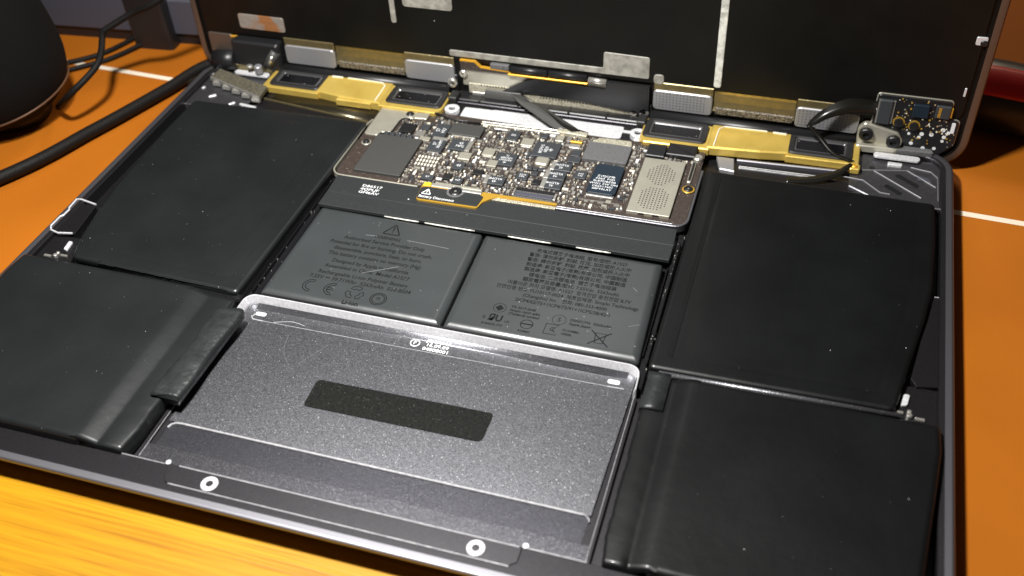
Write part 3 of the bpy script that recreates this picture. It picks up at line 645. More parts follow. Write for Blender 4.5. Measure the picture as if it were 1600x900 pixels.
for _ in range(26000):
    x, y = rnd.uniform(-59, 59), rnd.uniform(-60, -17)
    if not allowed(x, y): continue
    l, wq = rnd.choice([(.9, .5), (1.2, .65), (.7, .4), (1.7, 1.0), (.6, .6), (2.0, .9)])
    if rnd.random() < .5: l, wq = wq, l
    r = max(l, wq) / 2 + .05
    if not free(x, y, r): continue
    placed.setdefault((int(x), int(y)), []).append((x, y, r * .95)); h = rnd.uniform(.2, .6)
    k = rnd.choice(keys); body = rnd.choice(['tan', 'chip', 'greyc', 'chip'])
    if min(l, wq) < .6 and rnd.random() < .7:                           # body with two tinned ends
        b.m(body).box(x - l / 2, x + l / 2, y - wq / 2, y + wq / 2, ZB, ZB + h)
        b.m('silver' if rnd.random() < .6 else 'ceramic')
        if l > wq:
            for s in (-1, 1): b.box(x + s * l * .42 - l * .14, x + s * l * .42 + l * .14, y - wq * .54, y + wq * .54, ZB, ZB + h + .03)
        else:
            for s in (-1, 1): b.box(x - l * .54, x + l * .54, y + s * wq * .42 - wq * .14, y + s * wq * .42 + wq * .14, ZB, ZB + h + .03)
    else: b.m(k).box(x - l / 2, x + l / 2, y - wq / 2, y + wq / 2, ZB, ZB + h)
    cnt += 1
    if cnt > 2300: break
for j in range(3):
    for i in range(7):
        x, y = -34.6 + i * 1.15 + .1 * j, -44.3 - j * 2.15; b.m('ceramic').box(x - .32, x + .32, y - .8, y + .8, ZB, ZB + .6); b.m('silver').box(x - .35, x + .35, y - .95, y - .62, ZB, ZB + .63); b.box(x - .35, x + .35, y + .62, y + .95, ZB, ZB + .63)
b.m('silver')
for i in range(34): b.box(24.0 + i * .42, 24.22 + i * .42, -54.2, -53.6, ZB, ZB + .12); b.box(23 + i * .5, 23.2 + i * .5, -56.6 - (i % 3) * .4, -56.2 - (i % 3) * .4, ZB, ZB + .12)
o = obj('small_components', b, board); o['kind'] = 'stuff'
# battery disconnect tongue
tong = rounded([(-27.3, -61.9), (-26.6, -68.5), (-5.6, -68.2), (-4.9, -64.6), (-1.2, -60.9), (19, -60.6), (19, -59.5), (-27.3, -59.5)], 1.0, 3)
b = B().m('pcbedge').prism(tong, .35, 1.0); b.m('strip').prism(inset(rounded([(-27.2, -61.9), (-26.6, -67.9), (-5.8, -67.6), (-5.2, -62.2), (-7, -61.2), (-25, -61.2)], .7, 3), .05), .9, 1.25, .05)
fx = obj('disconnect_tongue', b, board)
b = B().m('white'); tri(b, -24.3, -64.3, 1.28, 2.9, .32, .1); b.text('Battery Disconnect', 1.9, -26.2, -66.8, 1.28, 'LEFT', wgt=.015, sx=.92); obj('printed_text', b, fx) if False else None
o2 = B().m('white'); tri(o2, -24.3, -63.9, 1.28, 2.7, .32, .1); o2.text('Battery Disconnect', 1.75, -26.3, -66.7, 1.29, 'LEFT', wgt=.015, sx=.9)
obj('disconnect_print', o2, board)
b = B().m('silver').box(-24.2, -16.8, -60.9, -59.2, .2, 1.55, .2, .3); b.box(-13.2, -6.4, -61.3, -59.6, .2, 1.55, .2, .3); b.m('steel').box(-23.5, -7, -59.1, -57.9, .2, 1.1, .15)
b.m('yellow').box(-27.0, -24.6, -60.6, -58.9, .3, 1.2, .1)
obj('clamp_bar', b, board)
screw(-15.1, -61.9, 1.2, 2.2, rk='foam')
obj('fabric_strip', B().m('mesh').prism([(-2.6, -62.4), (18.9, -62.2), (18.9, -60.95), (-1.0, -60.9)], .0, .75, .1), board)

# ------------------------------------------------------------------ deck behind the board, bosses and bright cut
dk = obj('rear_deck', B().m('case').prism([(-36.5, -20.5), (-36.5, -6.2), (37.3, -6.2), (37.3, -15.6), (34.6, -18.2), (24, -17.2), (-31, -17.8)], FL, -1.3, .2), base)
obj('bright_cutout', B().m('bare').prism(rounded([(-30.2, -17.6), (-30.3, -8.6), (-19.6, -8.4), (-18.8, -8.0), (29.6, -8.0), (29.8, -15.4), (22, -16.9)], .9), -1.4, -1.15), dk, label='bright bare metal panel behind the circuit board')
b = B().m('case').wall([(-36, -6.6), (36.5, -6.4)], .8, -1.3, -.3, bev=.2); b.m('bare').prism(rounded([(28.9, -11.4), (33.4, -11.6), (33.2, -10.0), (29.2, -10.0)], .6), -1.3, -1.1); obj('deck_rib', b, dk)
for x in (-33.8, 35.5):
    b = B().m('bare').ring(x, -12.9, -1.4, .6, 1.25, 2.75); b.m('black').cyl(x, -12.9, -1.2, -.3, 1.3)
    if x > 0: b.m('bare').box(x - .8, x + 1.3, -18.5, -15.5, -1.3, -.5, .2)
    obj('screw_post', b, dk)
for x in (-122.0 + 2.5, 122.2):
    b = B().m('bare').prism(rounded([(x - 7.4, -7.6), (x + 7.4, -7.6), (x + 7.4, -4.9), (x - 7.4, -4.9)], 1.3), -.6, .08, .05)
    obj('white_slot', b, base)
# corner decks with machined ribs
def cdeck(s):
    b = B().m('deck').prism([(s * 108, -4.5), (s * 136.5, -4.5), (s * 136.5, -30), (s * 118, -30), (s * 108, -24)], FL, -1.6, .3)
    d = obj('corner_deck', b, base)
    e = B().m('tabm')
    if s < 0: return d
    for p in ([(109.5, -14.9), (126, -11.5), (135.0, -18.9)], [(115.5, -14.0), (130.6, -25.8)], [(101, -19.2), (112.3, -20.2), (118, -25.8), (121, -26.0)], [(127, -9.4), (133.5, -10.6), (135.6, -13.5), (135.8, -26)]):
        e.wall([(s * x, y) for x, y in p], .2, -1.7, -1.25, bev=.06)
    obj('machined_edge', e, d)
    e = B().m('black')
    for (xa, ya, xb, yb) in ((119.3, -21.2, 124.4, -25.2), (122.6, -14.6, 129.6, -19.8)):
        v = Vector((xb - xa, yb - ya)).normalized(); n_ = Vector((-v.y, v.x)) * .95
        e.prism(rounded([(s * (xa + n_.x), ya + n_.y), (s * (xb + n_.x), yb + n_.y), (s * (xb - n_.x), yb - n_.y), (s * (xa - n_.x), ya - n_.y)], .8), -1.65, -1.45)
    e.cyl(s * 114.8, -12.3, -1.65, -1.45, .9, 14)
    obj('slot', e, d)
    if s > 0:
        e = B().m('blueg').prism([(128.6, -13.2), (132.8, -14.4), (133.6, -16.6), (129.4, -15.6)], -1.7, -1.35, .05)
        e.m('bare').box(119.6, 124.2, -10.2, -8.6, -1.6, -.7, .15, .4); obj('bare_patch', e, d)
    return d
cdeck(1); cdeck(-1)
# ribs along the right bay in front of the speaker
b = B().m('case').box(68, 112, -28, -14, FL, -2.6, .2); b.m('rim').wall([(71, -18.2), (108, -16.4)], 1.2, -2.7, -1.2, bev=.3)
b.m('whiteline').wall([(72, -20.8), (98, -20.3)], .28, -2.7, -2.1, bev=.06); b.wall([(72, -21.7), (104, -21.2)], .25, -2.7, -2.1, bev=.06)
b.m('tabm').prism([(64, -18), (70, -18), (71, -25.5), (66, -25)], -2.7, -1.2, .3)
obj('speaker_bay', b, base)
b = B().m('case').box(-112, -60, -28, -14, FL, -1.6, .3); b.m('olivedark').loft([[(x, ya, -1.1), (x, (ya + yb) / 2, -1.5), (x, yb, -1.25), (x, yb, -2), (x, ya, -2)] for x, ya, yb in ((-104.5, -15, -20.6), (-80, -15, -23.6), (-60.4, -15, -26.0))], True, True, True); b.m('olive').wall([(-108, -20.3), (-78, -24.2), (-60.5, -26.5)], .5, -1.7, -.9, bev=.1)
obj('speaker_bay', b, base)
# little white dashes and outline on the left side
b = B().m('bare')
for (xa, ya), (xb, yb), wq in (((-137.6, -7.6), (-134.8, -8.7), .55), ((-135.0, -19.0), (-134.3, -17.6), .55), ((-129.3, -23.9), (-127.0, -22.0), .6), ((-118.9, -27.2), (-117.2, -25.2), .6), ((-114.9, -25.8), (-107.6, -27.0), .75)):
    v = Vector((xb - xa, yb - ya)).normalized(); n_ = Vector((-v.y, v.x)) * wq
    b.prism(rounded([(xa + n_.x * .7, ya + n_.y * .7), (xb + n_.x, yb + n_.y), (xb - n_.x, yb - n_.y), (xa - n_.x * .7, ya - n_.y * .7)], .5, 3), -1.7, -1.2, .1)
obj('bright_mark', b, base)
b = B().m('bare').wall([(-131.0, -95.9), (-137.5, -94.6), (-139.2, -94.9), (-138.9, -99.6), (-138.2, -100.6), (-138.3, -103.5), (-139.0, -104.5), (-139.0, -109.6), (-137.6, -111.4), (-134.5, -112.2), (-129.6, -111.2)], .55, -.3, .22, bev=.12)
obj('bright_outline', b, base)
b = B().m('case').prism([(-138.2, -95.6), (-131, -96.4), (-129.2, -110.8), (-137.5, -110.8)], FL, -.4, .2); obj('side_recess_cover', b, base)
def sideclip(s):
    b = B().m('bare').prism(rounded([(s * 127.2, -118.3), (s * 128.8, -117.9), (s * 129.4, -113.9), (s * 127.9, -113.9)], .6), -1.6, -1.0, .1)
    b.m('silver').box(min(s * 125.6, s * 127.9), max(s * 125.6, s * 127.9), -121.0, -120.2, -1.6, -.9, .15); b.box(min(s * 130.8, s * 133.2), max(s * 130.8, s * 133.2), -122.3, -121.4, -1.6, -.9, .15)
    b.cyl(s * 129.4, -121.3, -1.7, -.6, .75, 12, .2); b.cyl(s * 129.4, -119.9, -1.7, -.8, .6, 12, .2); b.m('black').box(min(s * 127.9, s * 130.9), max(s * 127.9, s * 130.9), -123.5, -119.0, -3.5, -1.7, .2)
    obj('side_clip', b, base)
sideclip(1); sideclip(-1)
b = B().m('case').prism([(134.9, -74), (136.4, -74), (136.4, -109.5), (130.9, -110.6), (129.4, -108), (131.8, -92), (133.4, -84)], FL, -.9, .12)
b.m('whiteline').wall([(135.0, -73.7), (136.2, -73.6)], .35, -1, -.75, bev=.08); obj('side_wedge', b, base)
b = B().m('case').prism([(125.5, -124.5), (136.4, -124.5), (136.4, -110), (128.0, -110)], FL, -1.8, .2); obj('side_shelf', b, base)
b = B().m('case').prism([(-136.4, -124.5), (-122.5, -124.5), (-127.0, -111), (-136.4, -111)], FL, -1.8, .2); obj('side_shelf', b, base)

# ------------------------------------------------------------------ speakers
def mouth(cx_, x0, x1, y0, y1, z, parent):
    b = B().m('rubber')
    P = lambda d, z_: [(x, y, z_) for x, y in rounded([(x0 + d, y0 + d), (x1 - d, y0 + d), (x1 - d, y1 - d), (x0 + d, y1 - d)], max(2.2 - d * .6, .5), 5)]
    b.loft([P(0, z - 1.4), P(0, z + .25), P(.35, z + .7), P(1.7, z + .7), P(2.2, z + .4)], False, False, False)
    b.m('darksteel').loft([P(2.2, z + .4), P(2.4, z + .5), P(2.6, z + .45), P(2.9, z + .12)], False, False)
    b.m('mesh_dark').loft([P(2.9, z + .12), P(3.1, z + .05)], False, True)
    g = obj('speaker_mouth', b, parent)
    return g
def speaker(s):
    X = lambda p: [(s * x, y) for x, y in p]
    lab = 'golden speaker bar with two black mouths on the %s side' % ('right' if s > 0 else 'left')
    b = B().m('gold')
    b.prism(X([(36.6, -4.2), (61.0, -3.4), (61.0, -18.4), (38.5, -18.6), (36.8, -16.0)]), -1.2, 1.3, .3)
    b.prism(X([(60.2, -3.2), (87.5, -3.0), (87.5, -15.2), (78, -16.6), (60.2, -18.0)]), -1.2, 2.0, .5)
    b.prism(X([(86.5, -3.0), (110.2, -2.6), (110.2, -15.8), (86.5, -16.2)]), -1.2, 1.3, .3)
    sp = obj('speaker', b, lap, label=lab)
    xa, xb = sorted((s * 37.6, s * 59.2)); mouth(0, xa - .3, xb + .3, -16.0, -4.4, 1.3, sp)
    xa, xb = sorted((s * 86.8, s * 108.0)); mouth(0, xa, xb, -14.6, -3.0, 1.4, sp)
    b = B().m('ceramic').wall(X([(62.5, -17), (62.8, -6.5), (64.5, -4.6), (79, -4.3)]), .45, 1.8, 2.35, bev=.1); b.wall(X([(81, -4.4), (85.5, -4.5)]), .8, 1.8, 2.3, bev=.1)
    obj('bright_bead', b, sp)
    if s < 0: obj('metal_block', B().m('gold').box(-78, -64, -18.4, -14.0, -1, 1.5, .4), sp)
    else:
        obj('fixing_ear', B().m('gold').box(107.5, 110.8, -17.8, -14.6, -1, .8, .3, .6), sp)
        b = B().m('copper').cyl(109.0, -16.2, .8, 1.3, 1.0, 14, .2); obj('fixing_screw', b, sp)
speaker(1); speaker(-1)
for x in (-35.2, 35.6): obj('rubber_stop', B().m('rubber').box(x - 1.6, x + 1.6, -8.8, -3.6, -1.2, 2.4, .3, .5), lap)
# comb connector and black film at the back left
b = B().m('comb').prism([(-132.6, -14.6), (-132.0, -8.6), (-107.2, -16.6), (-106.8, -23.6)], .3, 2.0, .3)
b.m('silver').wall([(-132.6, -15.0), (-106.8, -24.1)], .5, .3, 1.9, bev=.1)
for i in range(5): t = i / 5 + .06; b.box(-132.6 + 25.8 * t, -132.6 + 25.8 * t + 3.4, -16.4 - 9.1 * t, -15.2 - 9.1 * t, -.8, .7, .15)
obj('comb_connector', b, lap)
b = B().m('olive').box(-129, -111, -4.6, .2, -.5, 2.6, .6, 1.0); obj('hinge_pad', b, lap)

# ------------------------------------------------------------------ lid standing upright behind the base
LT = 192.0
lid = empty('lid', (0, 2, -4), lap)
def rl(x0, x1, z0, z1, r, y, d=0):
    return [(x, y, z) for x, z in [(p[0], p[1]) for p in rr(x0 + d, x1 - d, z0 + d, z1 - d, max(r - d, 1.5))]]
A = (-143.8, 143.8, -5.6, LT, 11)
b = B().m('lidalu').loft([rl(*A, 5.2, 5), rl(*A, 4.4, 1.6), rl(*A, 2.2, .2), rl(*A, .2, 0), rl(*A, -.5, .2), rl(*A, -.7, .7), rl(*A, -.7, 2.6)], True, False, True)
b.m('panel').loft([rl(*A, -.7, 2.6), rl(*A, -.7, 3.2), rl(*A, .1, 3.4)], False, True)
obj('lid_shell', b, lid)
obj('lid_panel', B().m('panel').loft([rl(-139.6, 139.6, 13.2, LT - 5, 3, .05), rl(-139.6, 139.6, 13.2, LT - 5, 3, -.35), rl(-139.6, 139.6, 13.2, LT - 5, 3, -.5, .2)], True, True), lid)
def tabpart(x0, x1, perf):
    b = B().m('olive').boxxz(x0, x1, 10.8, 14.2, 0, -.9, .2); b.m('tabm').boxxz(x0, x1, 3.6, 11.4, 0, -1.5, .3, 1.6)
    if perf:
        b.m('print'); nx = int((x1 - x0 - 1.6) / 1.2)
        for i in range(nx):
            for j in range(6):
                x = x0 + 1.2 + i * 1.2; z = 4.9 + j * 1.08; b.boxxz(x - .17, x + .17, z - .15, z + .15, -1.3, -1.515)
    obj('hinge_cover_tab', b, lid, label='perforated satin hinge cover tab' if perf else 'plain satin hinge cover tab')
tabpart(-105.8, -84.8, 0); tabpart(-56.0, -36.4, 0); tabpart(38.2, 59.0, 1); tabpart(87.4, 108.2, 1)
for x0, x1 in ((-84.5, -56.3), (59.3, 87.1)):
    n = 8; b = B().m('olive')  # olive tone here holds the golden speakers' reflection in the recess
    b.loft([[(x0, 0.0 - 1.2 * math.cos(a) + .6, 9.6 + 3.9 * math.sin(a)) for a in [-PI / 2 + PI * k / n for k in range(n + 1)]] + [(x0, .9, 13.5), (x0, .9, 5.7)],
            [(x1, 0.0 - 1.2 * math.cos(a) + .6, 9.6 + 3.9 * math.sin(a)) for a in [-PI / 2 + PI * k / n for k in range(n + 1)]] + [(x1, .9, 13.5), (x1, .9, 5.7)]] if False else
           [[(x0, -.3, 13.6), (x0, .05, 12), (x0, .05, 9), (x0, -.3, 6.8), (x0, -1.0, 5.6), (x0, .6, 5.6), (x0, .6, 13.6)], [(x1, -.3, 13.6), (x1, .05, 12), (x1, .05, 9), (x1, -.3, 6.8), (x1, -1.0, 5.6), (x1, .6, 5.6), (x1, .6, 13.6)]], True, True)
    b.m('grit').boxxz(x0 + .8, x1 - .4, 4.2, 6.9, 0, -1.0, .3)
    obj('slot_lining', b, lid)
# clutch tubes
for x0, x1 in ((-110, -38), (38, 108)):
    b = B().m('black').tube([(x0, -2.1, 1.0), (x1, -2.1, 1.0)], 2.3, 18); b.tube([(x0, -4.6, -.8), (x1, -4.6, -.8)], 1.2, 12)
    obj('clutch_tube', b, lid)
b = B().m('black').tube([(-38, -1.6, -2.2), (38, -1.6, -2.2)], 2.2, 16); b.box(-38, 38, -5.6, .5, -3.4, .15, .3)
for x in (-26, -11, 8, 22): b.box(x, x + .7, -5.9, -.4, -3.4, .4)
obj('clutch_tube', b, lid)
# adhesive remains on the lining
b = B().m('tape').prismxz([(-37.8, 15.0), (36.3, 15.0), (36.3, 23.3), (20.0, 23.6), (19.9, 17.3), (-37.8, 17.4)], -.4, -.85, .1, .9); obj('adhesive_strip', b, lid, label='long grey adhesive strip with a wide end')
b = B().m('reflecttape').boxxz(-123.6, -104.3, 16.3, 22.3, -.4, -.85, .1, 1.0); obj('adhesive_strip', b, lid, label='grey adhesive patch at the left end with an orange reflection in its colour'); 
b = B().m('tapew').prismxz([(58.8, 14.9), (61.3, 14.9), (61.3, 120), (58.6, 120)], -.4, -.95, .12, .9); obj('adhesive_strip', b, lid, label='tall milky adhesive strip on the lining')
b = B().m('tape').prismxz([(-60.2, 90), (-57.9, 90), (-57.4, 25.8), (-59.4, 25.8)], -.4, -.8, .1, .8); obj('adhesive_strip', b, lid)
b = B().m('tape').boxxz(-54.2, -35.2, 32.8, 60, -.4, -.85, .1, 1.4); obj('adhesive_strip', b, lid)
b = B().m('tape').boxxz(38.0, 41.6, 13.7, 17.2, -.4, -1.1, .1, 1.2); obj('adhesive_strip', b, lid)
b = B().m('bare').boxxz(137.3, 140.6, 40.6, 43.4, -.4, -.9, .1, .5); b.m('black').boxxz(138.6, 140.9, 40.4, 42.4, -.4, -1.3, .2, 1.0); obj('rubber_plug', b, lid)
b = B().m('bare').boxxz(138.0, 138.7, 22.2, 25.3, -.4, -.9, .1, .3); obj('bright_mark', b, lid)
# display driver assembly in the middle of the hinge
drv = obj('driver_board', B().m('steel').boxxz(-33.2, 30, 3.6, 11.0, -.3, -1.1, .15, .6), lid, label='narrow metal board with a black cover in the hinge centre')
b = B().m('mesh').boxxz(-31.0, -4, .6, 4.8, -.2, -1.35, .15, .4); b.boxxz(-16, 31.6, -1.4, 3.2, -.2, -1.6, .2, .4)
b.m('print')
for i in range(13): b.boxxz(-26.2 + i * 1.12, -25.7 + i * 1.12, 4.2, 4.75, -1.2, -1.42)
for i in range(19): b.boxxz(-3.4 + i * 1.14, -2.85 + i * 1.14, 2.2 - i * .01, 2.85 - i * .01, -1.5, -1.66)
b.m('silver').boxxz(-29.8, -24.9, -.2, 1.3, -.3, -1.6, .15, .3)
obj('shield_strip', b, drv)
obj('black_cover', B().m('black').prismxz([(-18, 3.2), (-8.5, 8.9), (-4, 10.6), (21, 9.4), (21.5, 12.6), (36.9, 12.6), (36.9, 3.0), (33.0, 1.2), (19.0, 2.6), (15, 3.2), (-4, 4.0)], -.8, -2.2), drv)
for x0, x1 in ((-14.2, -.3), (.2, 14.3)): obj('foam_roll', B().m('black').tube([(x0, -1.6, 12.9), (x1, -1.6, 12.9)], 1.25, 14), drv)
obj('foil_roll', B().m('silver').tube([(14.8, -1.7, 12.4), (21.4, -1.7, 12.2)], 1.1, 10), drv)
obj('amber_edge', B().m('copper').boxxz(-15, 14.6, 10.7, 11.35, -.8, -2.6, .1), drv)
b = B().m('pcb').prismxz([(-33.6, 14.1), (-28, 14.1), (-25.8, 12.1), (-15, 11.6), (-15, 10.4), (-33.6, 10.4)], -.5, -1.7, .1); b.m('copper').prismxz([(-33.6, 14.3), (-27.8, 14.3), (-25.6, 12.3), (-15, 11.8), (-15, 11.5), (-25.8, 11.9), (-28, 13.9), (-33.6, 13.9)], -.6, -1.85)
b.m('foam').boxxz(-22, -14.8, 12.0, 14.2, -.5, -1.9, .3, .5); obj('driver_film', b, drv)
def lugs(x, z, r=1.9):
    n = 20; C = lambda rr_, y: [(x + rr_ * math.cos(2 * PI * k / n), y, z + rr_ * math.sin(2 * PI * k / n)) for k in range(n)]
    b = B().m('silver').loft([C(r, 0), C(r, -1.9), C(r * .8, -2.2), C(r * .5, -2.2), C(r * .45, -1.2)], False, True)
    obj('hinge_screw', b, lid)
lugs(-37.3, 4.0); lugs(35.2, 1.7, 1.9); lugs(-32.7, 8.6, 1.5); lugs(31.6, 1.2, 1.4)
obj('lug_base', B().m('black').boxxz(-39.5, -35.2, .5, 7.4, 0, -1.2, .3, 1.2), lid); obj('lug_base', B().m('black').boxxz(33.2, 38.0, -1.5, 5.0, 0, -1.2, .3, 1.2), lid)
# left hinge
b = B().m('black').boxxz(-127.5, -107, -2, 12.5, 0, -4.5, .8, 1.5); b.tube([(-136.5, -3, 2.0), (-127, -3, 3.2)], 4.0, 16); b.m('shield').tube([(-113, -4.6, 3), (-108.5, -3.4, 9.5)], 2.0, 12)
b.m('silver').tube([(-111.2, -6.2, 4.8), (-109.4, -5.4, 8.2)], .6, 8); b.cyl(-120, -6.2, 2.4, 3.4, 1.2, 12, .2); b.m('tabm').cyl(-116, -6.6, 1, 4.0, 1.6, 14, .3)
obj('left_hinge', b, lid)
b = B().m('lidalu').boxxz(-139, -128.5, 3, 12.8, 0, -.9, .2, 1.0); b.m('copper').boxxz(-129.0, -125.2, 11.7, 12.5, -.4, -1.0, .1); obj('hinge_plate', b, lid)
# right hinge bracket with two black screws
b = B().m('steel').prism(rounded([(108.6, -5.0), (108.6, -.6), (123, -.6), (123.2, -3.0), (121.5, -4.4)], 1), -.6, 1.8, .3)
b.prismxz([(108.5, -.5), (108.3, 6.6), (110.2, 9.2), (113.2, 8.6), (121.4, 6.6), (123.2, 3.9), (122.6, -.5)], -.4, -2.6, .3, .8)
b.m('foam').prism(rounded([(111, -4.6), (111, -1.8), (132.5, -.4), (134, -3.4)], 1.2), -.4, 1.5, .4)
rh = obj('right_hinge', b, lid)
for x, z in ((111.2, 5.4), (120.2, 3.7)):
    n = 20; C = lambda rr_, y: [(x + rr_ * math.cos(2 * PI * k / n), y, z + rr_ * math.sin(2 * PI * k / n)) for k in range(n)]
    obj('hinge_screw', B().m('black').loft([C(2.3, -2), C(2.3, -3.9), C(2.0, -4.2), C(1.1, -4.3), C(.9, -3.4)], False, True), rh)
# small circuit board on the lid
pcb2 = obj('side_circuit_board', B().m('steel').prismxz([(111.8, 3.2), (112.3, 20.3), (136.0, 20.3), (136.4, 13.6), (139.4, 13.2), (139.4, 4), (134, -2.6), (124, -2.6)], -.4, -.9, .05, 1.2), lid, label='small black circuit board in the lower right corner of the lid')
b = B().m('pcbblack').prismxz([(112.1, 3.4), (112.6, 20.0), (135.8, 20.0), (136.2, 13.4), (139.1, 13.0), (139.1, 4.2), (133.9, -2.3), (124, -2.3)], -.85, -1.5, .1, 1.2); obj('solder_mask', b, pcb2)
b = B().m('chip').boxxz(113.6, 117.6, 9.6, 18.6, -1.4, -2.6, .2, .3); b.m('silver').boxxz(113.1, 113.5, 9.6, 18.4, -1.4, -2.4)
for i in range(16): b.boxxz(117.7, 118.4, 9.8 + i * .55, 10.1 + i * .55, -1.4, -1.9)
obj('tall_connector', b, pcb2)
obj('driver_chip', B().m('bluechip').boxxz(124.0, 129.0, 13.6, 18.2, -1.4, -2.5, .15, .2), pcb2)
b = B().m('chip').boxxz(131.0, 135.6, 14.0, 18.6, -1.4, -2.4, .2, .3); b.m('copper')
for i in range(7): b.boxxz(131.8, 132.7, 14.6 + i * .52, 14.85 + i * .52, -2.3, -2.5); b.boxxz(135.6, 136.2, 14.6 + i * .52, 14.9 + i * .52, -1.4, -2.0)
obj('small_connector', b, pcb2)
for x, z in ((120.6, 10.6), (125.6, 9.9)):
    n = 18; C = lambda rr_, y: [(x + rr_ * math.cos(2 * PI * k / n), y, z + rr_ * math.sin(2 * PI * k / n)) for k in range(n)]
    b = B().m('pcbedge').loft([C(1.9, -1.4), C(1.9, -1.7), C(1.5, -1.7)], False, False); b.m('black').loft([C(1.5, -1.4), C(1.5, -2.5), C(.6, -2.6)], False, True); obj('board_screw', b, pcb2)
b = B().m('white')
for x, z, r in ((134.8, 9.4, .75), (128.6, 7.0, .7), (131.6, 7.2, .7), (135.6, 6.8, .65), (128.0, 5.6, .6), (126.0, 3.0, .65), (130.0, 1.6, .7), (133.5, 2.0, .6), (135.4, 5.2, .5), (124.6, 6.6, .5), (136.6, 8.6, .6)):
    n = 10; b.loft([[(x + r * math.cos(2 * PI * k / n), y, z + r * math.sin(2 * PI * k / n)) for k in range(n)] for y in (-1.4, -1.62)], False, True)
b.boxxz(137.0, 138.2, 8.6, 12.6, -1.4, -1.7, .05, .5)
rnd = random.Random(4)
for _ in range(150):
    x, z = rnd.uniform(119, 139), rnd.uniform(3, 19.5)
    if 123.6 < x < 129.4 and 13.2 < z < 18.6 or 130.6 < x < 136.5 and z > 13.6 or z > 12 and x > 136 or math.hypot(x - 120.6, z - 10.6) < 2.2 or math.hypot(x - 125.6, z - 9.9) < 2.2: continue
    if z < 8 and rnd.random() < .6: continue
    b.m(rnd.choice(['silver', 'ceramic', 'pcbedge', 'tan'])); q = rnd.uniform(.12, .28); b.boxxz(x - q, x + q, z - q * .7, z + q * .7, -1.4, -1.6 - q)
o = obj('small_components', b, pcb2); o['kind'] = 'stuff'

# ------------------------------------------------------------------ ribbon cables inside
def ribbon(pts, wdir, wd, th=.16):
    P = curve(pts, 10); W = Vector(wdir).normalized() * wd / 2; T = Vector((0, 0, th / 2)); rings = []
    for p in P:
        p = Vector(p); rings.append([tuple(p - W - T), tuple(p + W - T), tuple(p + W + T), tuple(p - W + T)])
    return rings
def ribbon2(L_, R_, th=.14, n=10):
    a, c = curve(L_, n), curve(R_, n); rings = []
    for p, q in zip(a, c):
        p, q = Vector(p), Vector(q); rings.append([tuple(p), tuple(q), tuple(q + Vector((0, -.03, th))), tuple(p + Vector((0, -.03, th)))])
    return rings
b = B().m('ribbon').prismxz([(-24.6, 1.6), (-24.0, 3.6), (-10.5, 3.6), (-6.8, .6), (-6.2, -1.8), (-24.8, -.6)], -2.2, -2.7, .1)
rb = obj('ribbon_cable', b, lap, label='folded grey ribbon cable from the lid centre to the board')
b = B().m('ribbon').loft(ribbon2([(-14, -2.9, 3.2), (-9.3, -7.7, 2.6), (-1.4, -13.3, 2.3), (6.7, -18.6, 1.4)], [(-9.2, -2.6, .6), (-.5, -6.6, 1.6), (7.7, -12.1, 1.6), (15, -16.8, 1.2)]), True, True, True)
obj('ribbon_tail', b, rb)
b = B().m('ribbonb').loft(ribbon2([(-10.6, -2.9, 4.0), (-5, -6.5, 4.0), (1.8, -11.2, 3.6), (8, -16.2, 2.2), (13, -19.0, 1.2)], [(-9.9, -2.9, 3.2), (-4.2, -6.2, 3.2), (3.0, -11, 2.6), (10.5, -15.6, 1.6), (19, -17.8, 1.0)]), True, True, True)
obj('ribbon_edge', b, rb)
b = B().m('ribbonb').loft(ribbon2([(113.5, -1.6, 17.4), (104, -3.4, 18.2), (97, -5.6, 15.2), (93.0, -7.2, 11.4), (91.6, -8.2, 9.0)], [(113.5, -1.6, 11.8), (105, -4.4, 13.2), (98.5, -6.8, 12.0), (94.6, -8.2, 9.8), (91.9, -8.6, 8.4)]), True, True, True)
rb2 = obj('ribbon_cable', b, lap, label='thin dark ribbon cable folded in front of the right hinge')
b = B().m('ribbonb').loft(ribbon2([(91.2, -8.3, 9.2), (95.5, -10.2, 6.4), (101, -14.0, 3.2), (107.0, -15.6, 1.9)], [(94.2, -8.4, 8.8), (97.6, -10.2, 6.2), (102.8, -13.6, 3.2), (108.8, -14.8, 1.9)]), True, True, True)
b.loft(ribbon2([(107.4, -15.8, 1.5), (103, -19, -.2), (96, -22.4, -1.2), (88, -24.6, -1.4)], [(108.4, -16.4, 1.5), (105, -21, -.4), (98, -25.0, -1.4), (88, -27.6, -1.6)]), True, True, True)
obj('ribbon_tail', b, rb2)

# ------------------------------------------------------------------ things around the laptop
# thick sleeved cable on the left
pts = curve([(-300, -240, TZ + 3.2), (-226, -150, TZ + 3.2), (-179.5, -86.5, TZ + 3.2), (-163.5, -50.5, TZ + 3.2), (-152, -20, TZ + 3.4), (-143, 4, TZ + 3.6), (-118, 26, TZ + 3.2), (-60, 44, TZ + 3.2)], 14)
b = B().m('cable').tube(pts, 2.35, 14)
tc_ = tag(obj('braided_cable', b), 'thick black sleeved cable crossing the orange tiles left of the laptop', 'cable')
